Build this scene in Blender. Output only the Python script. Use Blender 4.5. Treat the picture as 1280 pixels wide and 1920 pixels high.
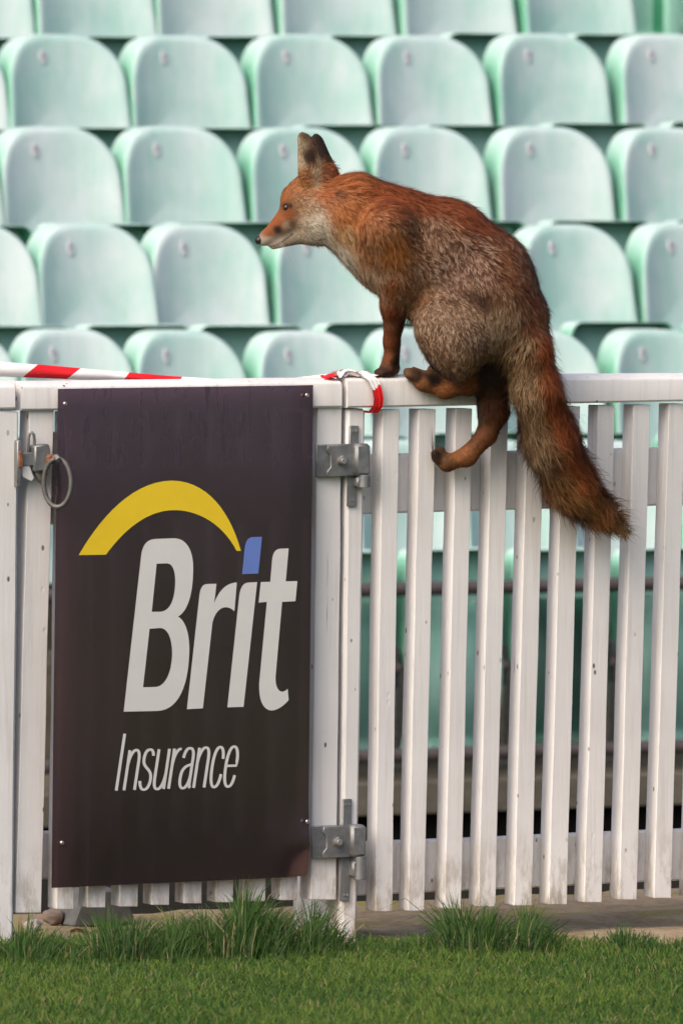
import bpy, bmesh, math, random
import numpy as np
from mathutils import Vector, Matrix

random.seed(7)
rng = np.random.default_rng(11)
for o in list(bpy.data.objects):
    bpy.data.objects.remove(o)
scene = bpy.context.scene
COL = scene.collection
R = math.radians

# ------------------------------------------------------------------ camera
F = 13700.0            # focal length in photo pixels (photo is 1280 x 1920)
H = 1.51               # eye height
PITCH = math.atan(566 / F)
ROLL = 0.004
cam_d = bpy.data.cameras.new('camera')
cam = bpy.data.objects.new('camera', cam_d)
COL.objects.link(cam)
cam_d.sensor_fit = 'VERTICAL'
cam_d.sensor_height = 36.0
cam_d.lens = F / 1920 * 36.0
cam_d.clip_start = 0.5
cam_d.clip_end = 2000
CM = Matrix.Translation((0, 0, H)) @ Matrix.Rotation(math.pi / 2 - PITCH, 4, 'X') @ Matrix.Rotation(ROLL, 4, 'Z')
cam.matrix_world = CM
cam_d.dof.use_dof = True
cam_d.dof.focus_distance = 15.1
cam_d.dof.aperture_fstop = 9.0
scene.camera = cam

# ------------------------------------------------------------------ light
SUN_EL = R(42)
sun_h = Vector((-0.62, -0.78, 0)).normalized()
sun_dir = Vector((sun_h.x * math.cos(SUN_EL), sun_h.y * math.cos(SUN_EL), math.sin(SUN_EL)))
world = bpy.data.worlds.new('World')
scene.world = world
world.use_nodes = True
wn = world.node_tree
sky = wn.nodes.new('ShaderNodeTexSky')
sky.sky_type = 'NISHITA'
sky.sun_disc = False
sky.sun_elevation = SUN_EL
sky.sun_rotation = math.atan2(sun_h.x, sun_h.y)
sky.air_density = 0.8
sky.dust_density = 6.0
sky.ozone_density = 0.6
bg = wn.nodes['Background']
bg.inputs['Strength'].default_value = 0.145
wn.links.new(sky.outputs[0], bg.inputs[0])
sun_d = bpy.data.lights.new('sun', 'SUN')
sun_d.energy = 1.05
sun_d.angle = R(55)
sun_d.color = (1.0, 0.93, 0.84)
sun = bpy.data.objects.new('sun', sun_d)
COL.objects.link(sun)
sun.rotation_euler = (-sun_dir).to_track_quat('-Z', 'Y').to_euler()
scene.view_settings.view_transform = 'Standard'
scene.view_settings.look = 'None'
scene.view_settings.gamma = 1.0
scene.view_settings.exposure = 0.50

# ------------------------------------------------------------------ frames
PSI = R(26)
U = Vector((math.cos(PSI), math.sin(PSI), 0))
N = Vector((math.sin(PSI), -math.cos(PSI), 0))      # towards the camera side
P0 = Vector((0, 15.07, 0))
CR = CM.to_3x3()
CO = Vector((0, 0, H))


def ray(px, py):
    return CR @ Vector(((px - 640) / F, -(py - 960) / F, -1))


def fp(px, py, off=0.0):
    """pixel -> fence frame (s along the fence, y away from camera side, z up) on the plane 'off' in front of the fence"""
    d = ray(px, py)
    t = (P0 + N * off - CO).dot(N) / d.dot(N)
    p = CO + d * t
    q = p - P0
    return Vector((q.dot(U), -q.dot(N), p.z))


def gp(px, py, z=0.0):
    d = ray(px, py)
    t = (z - H) / d.z
    return CO + d * t


def f2w(v):
    return P0 + U * v[0] - N * v[1] + Vector((0, 0, v[2]))


def w2f(p):
    q = p - P0
    return Vector((q.dot(U), -q.dot(N), p.z))


# ------------------------------------------------------------------ materials
def lin(r, g, b):
    f = lambda c: (c / 255 / 12.92) if c / 255 <= 0.04045 else ((c / 255 + 0.055) / 1.055) ** 2.4
    return (f(r), f(g), f(b))


class NT:
    def __init__(s, name):
        s.m = bpy.data.materials.new(name)
        s.m.use_nodes = True
        s.t = s.m.node_tree
        s.b = s.t.nodes['Principled BSDF']

    def n(s, typ, **kw):
        x = s.t.nodes.new(typ)
        for k, v in kw.items():
            setattr(x, k, v)
        return x

    def l(s, a, b):
        s.t.links.new(a, b)

    def tc(s, out='Object', scale=(1, 1, 1)):
        c = s.n('ShaderNodeTexCoord')
        mp = s.n('ShaderNodeMapping')
        mp.inputs['Scale'].default_value = scale
        s.l(c.outputs[out], mp.inputs[0])
        return mp.outputs[0]

    def noise(s, co, scale, detail=4, rough=0.6):
        x = s.n('ShaderNodeTexNoise')
        x.inputs['Scale'].default_value = scale
        x.inputs['Detail'].default_value = detail
        x.inputs['Roughness'].default_value = rough
        s.l(co, x.inputs['Vector'])
        return x.outputs['Fac']

    def ramp(s, fac, stops):
        x = s.n('ShaderNodeValToRGB')
        e = x.color_ramp.elements
        while len(e) < len(stops):
            e.new(0.5)
        for i, (p, c) in enumerate(stops):
            e[i].position = p
            e[i].color = (c, c, c, 1) if isinstance(c, (int, float)) else (*c, 1)
        s.l(fac, x.inputs[0])
        return x.outputs[0]

    def mix(s, fac, a, b, blend='MIX'):
        x = s.n('ShaderNodeMix', data_type='RGBA', blend_type=blend)
        for sock, v in ((x.inputs[0], fac), (x.inputs[6], a), (x.inputs[7], b)):
            if isinstance(v, (int, float)):
                sock.default_value = v
            elif isinstance(v, tuple):
                sock.default_value = (*v, 1)
            else:
                s.l(v, sock)
        return x.outputs[2]

    def math(s, op, a, b=0.0):
        x = s.n('ShaderNodeMath', operation=op)
        for sock, v in ((x.inputs[0], a), (x.inputs[1], b)):
            if isinstance(v, (int, float)):
                sock.default_value = v
            else:
                s.l(v, sock)
        return x.outputs[0]

    def bump(s, h, strength=0.3, dist=0.002):
        x = s.n('ShaderNodeBump')
        x.inputs['Strength'].default_value = strength
        x.inputs['Distance'].default_value = dist
        s.l(h, x.inputs['Height'])
        s.l(x.outputs[0], s.b.inputs['Normal'])

    def col(s, c):
        if isinstance(c, tuple):
            s.b.inputs['Base Color'].default_value = (*c, 1)
        else:
            s.l(c, s.b.inputs['Base Color'])

    def rough(s, r):
        if isinstance(r, (int, float)):
            s.b.inputs['Roughness'].default_value = r
        else:
            s.l(r, s.b.inputs['Roughness'])


M = {}


def mat_paint():
    k = NT('white_paint')
    co = k.tc('Object')
    big = k.noise(co, 3.5, 5)
    c = k.mix(k.ramp(big, [(0.35, 0.0), (0.7, 1.0)]), (0.68, 0.66, 0.655), (0.76, 0.745, 0.74))
    # vertical streaks of grime
    st = k.noise(k.tc('Object', (60, 60, 3.0)), 1.0, 5, 0.65)
    c = k.mix(k.ramp(st, [(0.52, 0.0), (0.76, 0.5)]), c, (0.46, 0.43, 0.40))
    # splash dirt near the ground, with patches
    sep = k.n('ShaderNodeSeparateXYZ')
    k.l(co, sep.inputs[0])
    low = k.ramp(sep.outputs['Z'], [(0.02, 1.0), (0.24, 0.0)])
    pat = k.ramp(k.noise(k.tc('Object', (26, 26, 9)), 1.0, 6, 0.7), [(0.46, 0.0), (0.61, 1.0)])
    c = k.mix(k.math('MULTIPLY', k.math('MULTIPLY', low, pat), 0.9), c, (0.25, 0.20, 0.13))
    # small chips and nail marks
    v = k.n('ShaderNodeTexVoronoi')
    v.inputs['Scale'].default_value = 30
    k.l(k.tc('Object', (1, 1, 0.55)), v.inputs['Vector'])
    chip = k.ramp(v.outputs['Distance'], [(0.07, 1.0), (0.11, 0.0)])
    gate = k.ramp(k.noise(co, 9, 2), [(0.46, 0.0), (0.54, 1.0)])
    c = k.mix(k.math('MULTIPLY', chip, gate), c, (0.16, 0.12, 0.09))
    # long flaked cracks
    cr = k.noise(k.tc('Object', (120, 120, 4.0)), 1.0, 3, 0.5)
    crk = k.math('MULTIPLY', k.ramp(cr, [(0.71, 0.0), (0.73, 1.0)]), k.ramp(k.noise(co, 5.0, 2), [(0.5, 0.0), (0.58, 1.0)]))
    c = k.mix(k.math('MULTIPLY', crk, 0.7), c, (0.22, 0.17, 0.13))
    k.col(c)
    k.rough(k.ramp(big, [(0.3, 0.5), (0.7, 0.68)]))
    h = k.math('ADD', k.noise(k.tc('Object', (150, 150, 8)), 1.0, 4), k.math('MULTIPLY', k.noise(co, 160, 3), 0.5))
    k.bump(k.math('SUBTRACT', h, k.math('MULTIPLY', chip, 1.2)), 0.35, 0.0015)
    return k.m


def mat_simple(name, c, rough=0.5, metal=0.0, var=0.15, scale=20, bump=0.15, spec=0.5):
    k = NT(name)
    co = k.tc('Object')
    nz = k.noise(co, scale, 5)
    d = tuple(x * (1 - var) for x in c)
    l_ = tuple(min(1, x * (1 + var)) for x in c)
    k.col(k.mix(k.ramp(nz, [(0.3, 0.0), (0.7, 1.0)]), d, l_))
    k.rough(rough)
    k.b.inputs['Metallic'].default_value = metal
    k.b.inputs['Specular IOR Level'].default_value = spec
    if bump:
        k.bump(k.noise(co, scale * 6, 3), bump, 0.001)
    return k.m


def mat_seat(name, a, b, rough, edge=None):
    """sun-bleached plastic: chalky blotches and rain streaks over mint green"""
    k = NT(name)
    co = k.tc('Object')
    oi = k.n('ShaderNodeObjectInfo')
    off = k.n('ShaderNodeVectorMath', operation='ADD')
    sc = k.n('ShaderNodeVectorMath', operation='SCALE')
    cmb = k.n('ShaderNodeCombineXYZ')
    for i in range(3):
        k.l(oi.outputs['Random'], cmb.inputs[i])
    k.l(cmb.outputs[0], sc.inputs[0])
    sc.inputs['Scale'].default_value = 37.0
    k.l(co, off.inputs[0])
    k.l(sc.outputs[0], off.inputs[1])
    n1 = k.noise(off.outputs[0], 4.5, 4, 0.55)
    mp = k.n('ShaderNodeMapping')
    mp.inputs['Scale'].default_value = (22, 22, 2.2)
    k.l(off.outputs[0], mp.inputs[0])
    n2 = k.noise(mp.outputs[0], 1.0, 4)
    f = k.math('ADD', k.math('MULTIPLY', n1, 0.65), k.math('MULTIPLY', n2, 0.35))
    f2 = k.math('ADD', f, k.math('MULTIPLY', k.math('SUBTRACT', oi.outputs['Random'], 0.5), 0.14))
    c = k.mix(k.ramp(f2, [(0.36, 0.0), (0.64, 1.0)]), a, b)
    n3 = k.noise(off.outputs[0], 28, 4)
    c = k.mix(k.ramp(n3, [(0.63, 0.0), (0.8, 0.35)]), c, tuple(x * 0.7 for x in a))
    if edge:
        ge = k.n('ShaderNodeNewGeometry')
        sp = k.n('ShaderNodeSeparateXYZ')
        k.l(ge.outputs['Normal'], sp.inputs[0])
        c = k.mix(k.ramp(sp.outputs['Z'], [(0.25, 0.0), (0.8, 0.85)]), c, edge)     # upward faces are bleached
    k.col(c)
    k.rough(rough)
    k.bump(n1, 0.1, 0.004)
    return k.m


def mat_vcol(name, rough=0.6, spec=0.25, trans=0.0):
    k = NT(name)
    a = k.n('ShaderNodeAttribute')
    a.attribute_name = 'Col'
    k.l(a.outputs['Color'], k.b.inputs['Base Color'])
    k.rough(rough)
    k.b.inputs['Specular IOR Level'].default_value = spec
    if trans:
        out = k.t.nodes['Material Output']
        tr = k.n('ShaderNodeBsdfTranslucent')
        k.l(a.outputs['Color'], tr.inputs['Color'])
        ms = k.n('ShaderNodeMixShader')
        ms.inputs[0].default_value = trans
        k.l(k.b.outputs[0], ms.inputs[1])
        k.l(tr.outputs[0], ms.inputs[2])
        k.l(ms.outputs[0], out.inputs['Surface'])
    return k.m


def mat_sign():
    k = NT('sign_print')
    co = k.tc('Object')
    nz = k.noise(co, 2.2, 3)
    c = k.mix(nz, lin(152, 130, 146), lin(166, 142, 150))
    st = k.noise(k.tc('Object', (70, 70, 9)), 1.0, 4, 0.6)
    sep = k.n('ShaderNodeSeparateXYZ')
    k.l(co, sep.inputs[0])
    up = k.ramp(sep.outputs['Z'], [(0.98, 0.0), (1.10, 1.0)])
    smear = k.math('MULTIPLY', k.ramp(st, [(0.56, 0.0), (0.66, 1.0)]), up)
    c = k.mix(k.math('MULTIPLY', smear, 0.3), c, (0.012, 0.010, 0.012))
    k.col(c)
    k.rough(k.math('ADD', k.ramp(k.noise(co, 6, 4), [(0.3, 0.17), (0.7, 0.25)]), k.math('MULTIPLY', smear, 0.2)))
    k.b.inputs['Metallic'].default_value = 0.92
    k.b.inputs['Coat Weight'].default_value = 0.3
    k.b.inputs['Coat Roughness'].default_value = 0.25
    return k.m


def mat_ground(name, cols, scale, rough=0.9, bump=0.5, dist=0.01, moss=None):
    k = NT(name)
    co = k.tc('Object')
    n1 = k.noise(co, scale, 8, 0.7)
    n2 = k.noise(co, scale * 9, 5, 0.7)
    f = k.math('ADD', k.math('MULTIPLY', n1, 0.6), k.math('MULTIPLY', n2, 0.4))
    c = k.ramp(f, [(0.32 + 0.36 * i / (len(cols) - 1), x) for i, x in enumerate(cols)])
    if moss:
        c = k.mix(k.ramp(k.noise(co, scale * 0.55, 6, 0.65), [(0.50, 0.0), (0.62, 0.8)]), c, moss)
    k.col(c)
    k.rough(rough)
    k.b.inputs['Specular IOR Level'].default_value = 0.05
    k.bump(f, bump, dist)
    return k.m


M['paint'] = mat_paint()
M['galv'] = mat_simple('galvanised_steel', (0.21, 0.215, 0.22), 0.5, 0.55, 0.3, 40, 0.3)
M['steel_dull'] = mat_simple('dull_steel', (0.24, 0.23, 0.22), 0.5, 0.4, 0.3, 60, 0.3)
M['rust'] = mat_simple('rusty_iron', (0.20, 0.075, 0.035), 0.8, 0.0, 0.4, 90, 0.5)
M['screw'] = mat_simple('bright_screw', (0.6, 0.57, 0.52), 0.3, 0.9, 0.1, 50, 0.0)
M['seat_front'] = mat_seat('bleached_seat_plastic', lin(156, 193, 187), lin(190, 206, 208), 0.66)
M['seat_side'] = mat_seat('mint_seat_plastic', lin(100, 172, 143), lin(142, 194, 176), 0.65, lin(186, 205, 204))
M['seat_under'] = mat_seat('teal_seat_plastic', lin(124, 180, 164), lin(160, 202, 194), 0.5)  # own teal tone of the pan underside and lower shell
M['seat_lip'] = mat_seat('shaded_lip_plastic', lin(44, 122, 90), lin(70, 148, 118), 0.5)  # darker green: shade inside the pan's rolled lip put into its colour
M['label'] = mat_simple('number_disc', lin(200, 204, 208), 0.7, 0, 0.05, 60, 0)
M['ink'] = mat_simple('number_ink', lin(164, 156, 170), 0.6, 0, 0.1, 60, 0)
M['sign'] = mat_sign()
M['yellow'] = mat_simple('yellow_print', lin(222, 190, 40), 0.4, 0, 0.04, 20, 0, 0.4)
M['white_print'] = mat_simple('white_print', lin(205, 205, 203), 0.4, 0, 0.03, 20, 0, 0.4)
M['blue'] = mat_simple('blue_print', lin(98, 122, 190), 0.4, 0, 0.04, 20, 0, 0.4)
M['tape_red'] = mat_simple('red_tape', lin(222, 28, 36), 0.35, 0, 0.08, 60, 0.1)
M['tape_white'] = mat_simple('white_tape', (0.82, 0.79, 0.78), 0.35, 0, 0.04, 60, 0.1)
M['turf'] = mat_ground('turf_soil', [(0.030, 0.045, 0.012), (0.050, 0.085, 0.018), (0.075, 0.11, 0.025)], 9, 0.95, 0.6, 0.01)
M['dirt'] = mat_ground('bare_earth', [(0.15, 0.105, 0.07), (0.28, 0.215, 0.145), (0.40, 0.32, 0.23)], 7, 0.95, 0.7, 0.01, moss=(0.22, 0.20, 0.05))
M['shadow_asphalt'] = mat_ground('shadow_asphalt', [(0.012, 0.011, 0.009), (0.022, 0.020, 0.016)], 6, 1.0, 0.3)  # near-black: deep shade of the sunken floor and riser put into the colour
M['concrete'] = mat_ground('weathered_concrete', [(0.07, 0.062, 0.048), (0.12, 0.108, 0.086), (0.17, 0.155, 0.12)], 3, 0.9, 0.3)
M['concrete_dark'] = mat_simple('grey_concrete', (0.10, 0.10, 0.10), 0.9, 0, 0.25, 30, 0.5)
M['iron'] = mat_simple('dark_iron', (0.12, 0.115, 0.11), 0.55, 0.5, 0.3, 60, 0.3)
M['beam'] = mat_simple('brown_steel', (0.085, 0.07, 0.068), 0.6, 0.2, 0.3, 40, 0.2)
M['whisker'] = mat_simple('whisker_hair', (0.4, 0.36, 0.33), 0.5, 0, 0.1, 40, 0)
M['fox_skin'] = mat_vcol('fox_coat', 0.75, 0.15)
M['fur'] = mat_vcol('fox_fur', 0.55, 0.18)
M['grass'] = mat_vcol('grass_blade', 0.5, 0.3, 0.35)
M['nose'] = mat_simple('nose_leather', (0.012, 0.010, 0.010), 0.35, 0, 0.2, 200, 0.3)
M['eye'] = mat_simple('eye_dark', (0.02, 0.012, 0.006), 0.08, 0, 0.2, 200, 0)
M['leaf'] = mat_simple('dead_leaf', (0.30, 0.10, 0.045), 0.8, 0, 0.3, 60, 0.3)
M['stone'] = mat_simple('pale_stone', (0.42, 0.38, 0.37), 0.85, 0, 0.2, 40, 0.6)
M['stone_dark'] = mat_simple('brown_stone', (0.16, 0.12, 0.10), 0.9, 0, 0.3, 40, 0.6)


# ------------------------------------------------------------------ helpers
def tag(o, label=None, cat=None, group=None, kind=None):
    if label: o['label'] = label
    if cat: o['category'] = cat
    if group: o['group'] = group
    if kind: o['kind'] = kind
    return o


def empty(name, loc, rz=0.0):
    o = bpy.data.objects.new(name, None)
    o.empty_display_size = 0.1
    COL.objects.link(o)
    o.location = loc
    o.rotation_euler = (0, 0, rz)
    return o


def link(name, me, parent=None, mats=None, smooth=None):
    o = bpy.data.objects.new(name, me)
    COL.objects.link(o)
    if parent: o.parent = parent
    if mats is not None:
        for m in (mats if isinstance(mats, (list, tuple)) else [mats]):
            me.materials.append(m)
    if smooth is not None:
        me.shade_smooth()
        if smooth < 180:
            try:
                me.set_sharp_from_angle(angle=R(smooth))
            except Exception:
                pass
    return o


def bm_obj(name, bm, m, parent=None, smooth=35):
    bmesh.ops.recalc_face_normals(bm, faces=bm.faces)
    me = bpy.data.meshes.new(name)
    bm.to_mesh(me)
    bm.free()
    return link(name, me, parent, m, smooth)


def prism_bm(front, depth, bevel=0.003, origin=(0, 0, 0), segs=1):
    """front: polygon of (s, y, z) points; extruded away from the camera side by depth"""
    bm = bmesh.new()
    o = Vector(origin)
    vf = [bm.verts.new(Vector(p) - o) for p in front]
    vb = [bm.verts.new(Vector(p) - o + Vector((0, depth, 0))) for p in front]
    n = len(front)
    bm.faces.new(vf)
    bm.faces.new(list(reversed(vb)))
    for i in range(n):
        bm.faces.new([vf[i], vb[i], vb[(i + 1) % n], vf[(i + 1) % n]])
    bmesh.ops.recalc_face_normals(bm, faces=bm.faces)
    if bevel:
        bmesh.ops.bevel(bm, geom=list(bm.edges), offset=bevel, segments=segs, profile=0.6, affect='EDGES', clamp_overlap=True)
    return bm


def wobble(bm, amp, scale=9.0, seed=0.0):
    from mathutils import noise
    for v in bm.verts:
        p = v.co * scale + Vector((seed, seed * 2.3, -seed))
        v.co += Vector((noise.noise(p), noise.noise(p + Vector((31, 0, 0))), 0)) * amp


def board(name, parent, xl_t, xr_t, yt, xl_b, xr_b, yb, off, depth, mat, bevel=0.0012, cuts=9, seed=None, origin=None):
    """upright board from its photographed front face: pixel edges at top and at bottom"""
    a, b = fp(xl_t, yt, off), fp(xr_t, yt, off)
    c, d = fp(xr_b, yb, off), fp(xl_b, yb, off)
    bm = prism_bm([a, b, c, d], depth, bevel, origin or (0, 0, 0))
    if cuts:
        es = [e for e in bm.edges if abs((e.verts[0].co - e.verts[1].co).z) > 0.3 * abs(a.z - d.z)]
        bmesh.ops.subdivide_edges(bm, edges=es, cuts=cuts, use_grid_fill=True)
        wobble(bm, 0.0013, 7.0, seed if seed is not None else random.random() * 50)
    return bm_obj(name, bm, mat, parent, 28)


def rail(name, parent, x0, y0t, y0b, x1, y1t, y1b, off, depth, mat, bevel=0.004, cuts=8, origin=None):
    a, b = fp(x0, y0t, off), fp(x1, y1t, off)
    c, d = fp(x1, y1b, off), fp(x0, y0b, off)
    bm = prism_bm([a, b, c, d], depth, bevel, origin or (0, 0, 0))
    es = [e for e in bm.edges if abs((e.verts[0].co - e.verts[1].co).x) > 0.3 * abs(a.x - b.x)]
    bmesh.ops.subdivide_edges(bm, edges=es, cuts=cuts, use_grid_fill=True)
    from mathutils import noise
    sd = random.random() * 60
    for v in bm.verts:
        v.co.z += noise.noise(v.co * 5 + Vector((sd, 0, 0))) * 0.0012
        v.co.y += noise.noise(v.co * 5 + Vector((0, sd, 0))) * 0.0010
    return bm_obj(name, bm, mat, parent, 40)


def box_bm(c, s, bevel=0.0, rot=None, segs=2):
    bm = bmesh.new()
    bmesh.ops.create_cube(bm, size=1.0)
    for v in bm.verts:
        v.co = Vector((v.co.x * s[0], v.co.y * s[1], v.co.z * s[2]))
    if bevel:
        bmesh.ops.bevel(bm, geom=list(bm.edges), offset=bevel, segments=segs, profile=0.6, affect='EDGES', clamp_overlap=True)
    if rot is not None:
        bmesh.ops.transform(bm, matrix=rot.to_4x4(), verts=bm.verts)
    bmesh.ops.translate(bm, vec=c, verts=bm.verts)
    return bm


def tube_bm(pts, r, seg=10, closed=False):
    bm = bmesh.new()
    pts = [Vector(p) for p in pts]
    n = len(pts)
    rings = []
    up = None
    for i, p in enumerate(pts):
        if closed:
            t = (pts[(i + 1) % n] - pts[i - 1]).normalized()
        else:
            t = (pts[min(i + 1, n - 1)] - pts[max(i - 1, 0)]).normalized()
        if up is None:
            up = t.orthogonal().normalized()
        up = (up - t * up.dot(t)).normalized()
        w = t.cross(up)
        rr = r[i] if isinstance(r, (list, tuple)) else r
        rings.append([bm.verts.new(p + (up * math.cos(2 * math.pi * j / seg) + w * math.sin(2 * math.pi * j / seg)) * rr) for j in range(seg)])
    rng_ = range(n) if closed else range(n - 1)
    for i in rng_:
        a, b = rings[i], rings[(i + 1) % n]
        # align seam when closed
        sh = 0
        if closed and i == n - 1:
            sh = min(range(seg), key=lambda q: (a[0].co - b[q].co).length)
        for j in range(seg):
            bm.faces.new([a[j], a[(j + 1) % seg], b[(j + 1 + sh) % seg], b[(j + sh) % seg]])
    if not closed:
        bm.faces.new(list(reversed(rings[0])))
        bm.faces.new(rings[-1])
    return bm


def join_bm(*bms):
    out = bmesh.new()
    for b in bms:
        me = bpy.data.meshes.new('tmp')
        b.to_mesh(me)
        b.free()
        out.from_mesh(me)
        bpy.data.meshes.remove(me)
    return out


def raw_mesh(name, verts, loops, starts, colors=None):
    me = bpy.data.meshes.new(name)
    nv, nl, nf = len(verts), len(loops), len(starts)
    me.vertices.add(nv)
    me.vertices.foreach_set('co', np.ascontiguousarray(verts, dtype=np.float32).ravel())
    me.loops.add(nl)
    me.loops.foreach_set('vertex_index', np.ascontiguousarray(loops, dtype=np.int32))
    me.polygons.add(nf)
    me.polygons.foreach_set('loop_start', np.ascontiguousarray(starts, dtype=np.int32))
    me.update(calc_edges=True)
    if colors is not None:
        at = me.color_attributes.new('Col', 'FLOAT_COLOR', 'POINT')
        c = np.ones((nv, 4), np.float32)
        c[:, :3] = colors
        at.data.foreach_set('color', c.ravel())
    return me


# ------------------------------------------------------------------ ground and stand
def sheet(name, pts, z, m, kind='structure', thick=None):
    bm = bmesh.new()
    vs = [bm.verts.new((p[0], p[1], z)) for p in pts]
    f = bm.faces.new(vs)
    o = bm_obj(name, bm, m, None, None)
    if o.data.polygons[0].normal.z < 0:
        o.data.flip_normals()
    tag(o, kind=kind)
    return o


def fw(s, y, z=0):
    return f2w(Vector((s, y, z)))


EDGE_Y = 14.82          # where the turf gives way to bare earth
DIRT_BACK = 0.78        # earth strip behind the fence, then a drop to the concourse
sheet('lawn', [(-150, -150), (150, -150), (150, EDGE_Y), (-150, EDGE_Y)], 0.0, M['turf'])
tag(bpy.data.objects['lawn'], 'mown green cricket pitch turf in front of the white fence', 'lawn')

# earth strip, slightly uneven
bm = bmesh.new()
nx, ny = 90, 26
grid = []
from mathutils import noise as mnoise
for i in range(nx + 1):
    col_ = []
    for j in range(ny + 1):
        s = -3.2 + 6.4 * i / nx
        yb = w2f(Vector((0, 0, 0)))
        # from in front of the fence (world Y = EDGE_Y - 0.45) back to DIRT_BACK
        y_front = (EDGE_Y - 0.02 - P0.y - s * U.y) / (-N.y)
        y = y_front + (DIRT_BACK - y_front) * j / ny
        w = fw(s, y)
        z = -0.006 + 0.012 * mnoise.noise(w * 5) + 0.006 * mnoise.noise(w * 17)
        if j == 0: z = -0.012
        col_.append(bm.verts.new((w.x, w.y, z)))
    grid.append(col_)
for i in range(nx):
    for j in range(ny):
        bm.faces.new([grid[i][j], grid[i + 1][j], grid[i + 1][j + 1], grid[i][j + 1]])
o = bm_obj('earth_strip', bm, M['dirt'], None, 180)
if o.data.polygons[0].normal.z < 0: o.data.flip_normals()
tag(o, 'bare brown earth strip with moss under the white fence', 'ground', kind='structure')

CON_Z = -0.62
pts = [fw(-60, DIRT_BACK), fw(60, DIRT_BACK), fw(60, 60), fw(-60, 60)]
sheet('concourse', [(p.x, p.y) for p in pts], CON_Z, M['shadow_asphalt'])
# retaining wall under the earth strip
a, b = fw(-3.2, DIRT_BACK), fw(3.2, DIRT_BACK)
bm = bmesh.new()
vs = [bm.verts.new(v) for v in ((a.x, a.y, -0.03), (b.x, b.y, -0.03), (b.x, b.y, CON_Z), (a.x, a.y, CON_Z))]
bm.faces.new(vs)
o = bm_obj('retaining_wall', bm, M['concrete'], None, None)
tag(o, kind='structure')

# ---- seats: rows parallel to the fence
ROWS = {}
ROW4_OFF = -9.55
DEPTH = 0.76
row_top = {-2: -425, -1: -262, 0: -98, 1: 65, 2: 238, 3: 421, 4: 620, 5: 828}
row_left = {
    -1: [940, 1168],
    0: [-190, 38, 262, 492, 720, 946],
    1: [-240, -12, 216, 445, 673, 900, 1130],
    2: [-258, -28, 200, 438, 668, 903, 1131],
    3: [-180, 40, 254, 484, 716, 945, 1168],
    4: [-212, 9, 221, 449, 671, 893, 1116],
    5: [22, 226, 430, 633, 836, 1034, 1236],
}


def outline(w, h, a, b, e, nb=6, nc=9, flare=0.0):
    """half outline of a rounded-top panel: list of (x, z), z=0 top, clockwise from bottom left"""
    L = []
    for i in range(nb):
        z = -h + (h - b) * i / nb
        L.append((-(w / 2 + flare * (-z - b) / max(h - b, 1e-3)), z))
    for i in range(nc + 1):
        t = math.pi / 2 * i / nc
        x = math.cos(t) ** (2 / e)
        z = math.sin(t) ** (2 / e)
        L.append((-(w / 2 - a + a * x), -b + b * z))
    Rr = [(-x, z) for x, z in reversed(L)]
    if abs(L[-1][0]) < 1e-6: Rr = Rr[1:]
    return L + Rr


def make_back_mesh():
    ol = outline(0.432, 0.47, 0.172, 0.225, 2.35, nc=12, flare=0.010)
    n = len(ol)
    bm = bmesh.new()
    cx, cz = 0.0, -0.24

    def curve(x, z):
        return 0.034 - 0.074 * abs(x / 0.22) ** 2.4
    rings = []
    lean = 0.16          # recline: the top lies further back
    # flange back edge -> flange front -> fillet -> face rings
    specs = [(1.0, 0.155, True), (1.006, 0.09, True), (1.01, 0.035, True), (1.000, 0.020, True), (0.982, 0.009, True),
             (0.950, 0.002, False), (0.88, 0, False), (0.72, 0, False), (0.5, 0, False), (0.25, 0, False)]
    for sc, yy, fl in specs:
        ring = []
        for x, z in ol:
            X = cx + (x - cx) * sc
            Z = cz + (z - cz) * sc
            y = yy + curve(X, Z) + lean * Z
            ring.append(bm.verts.new((X, y, Z)))
        rings.append(ring)
    c = bm.verts.new((cx, curve(0, cz) + lean * cz, cz))
    for k in range(len(rings) - 1):
        for i in range(n):
            f = bm.faces.new([rings[k][i], rings[k][(i + 1) % n], rings[k + 1][(i + 1) % n], rings[k + 1][i]])
            f.material_index = 1 if k < 4 else 0
    for i in range(n):
        bm.faces.new([rings[-1][i], rings[-1][(i + 1) % n], c])
    bmesh.ops.recalc_face_normals(bm, faces=bm.faces)
    me = bpy.data.meshes.new('backrest')
    bm.to_mesh(me)
    bm.free()
    for m in (M['seat_front'], M['seat_side']): me.materials.append(m)
    me.shade_smooth()
    return me


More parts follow.
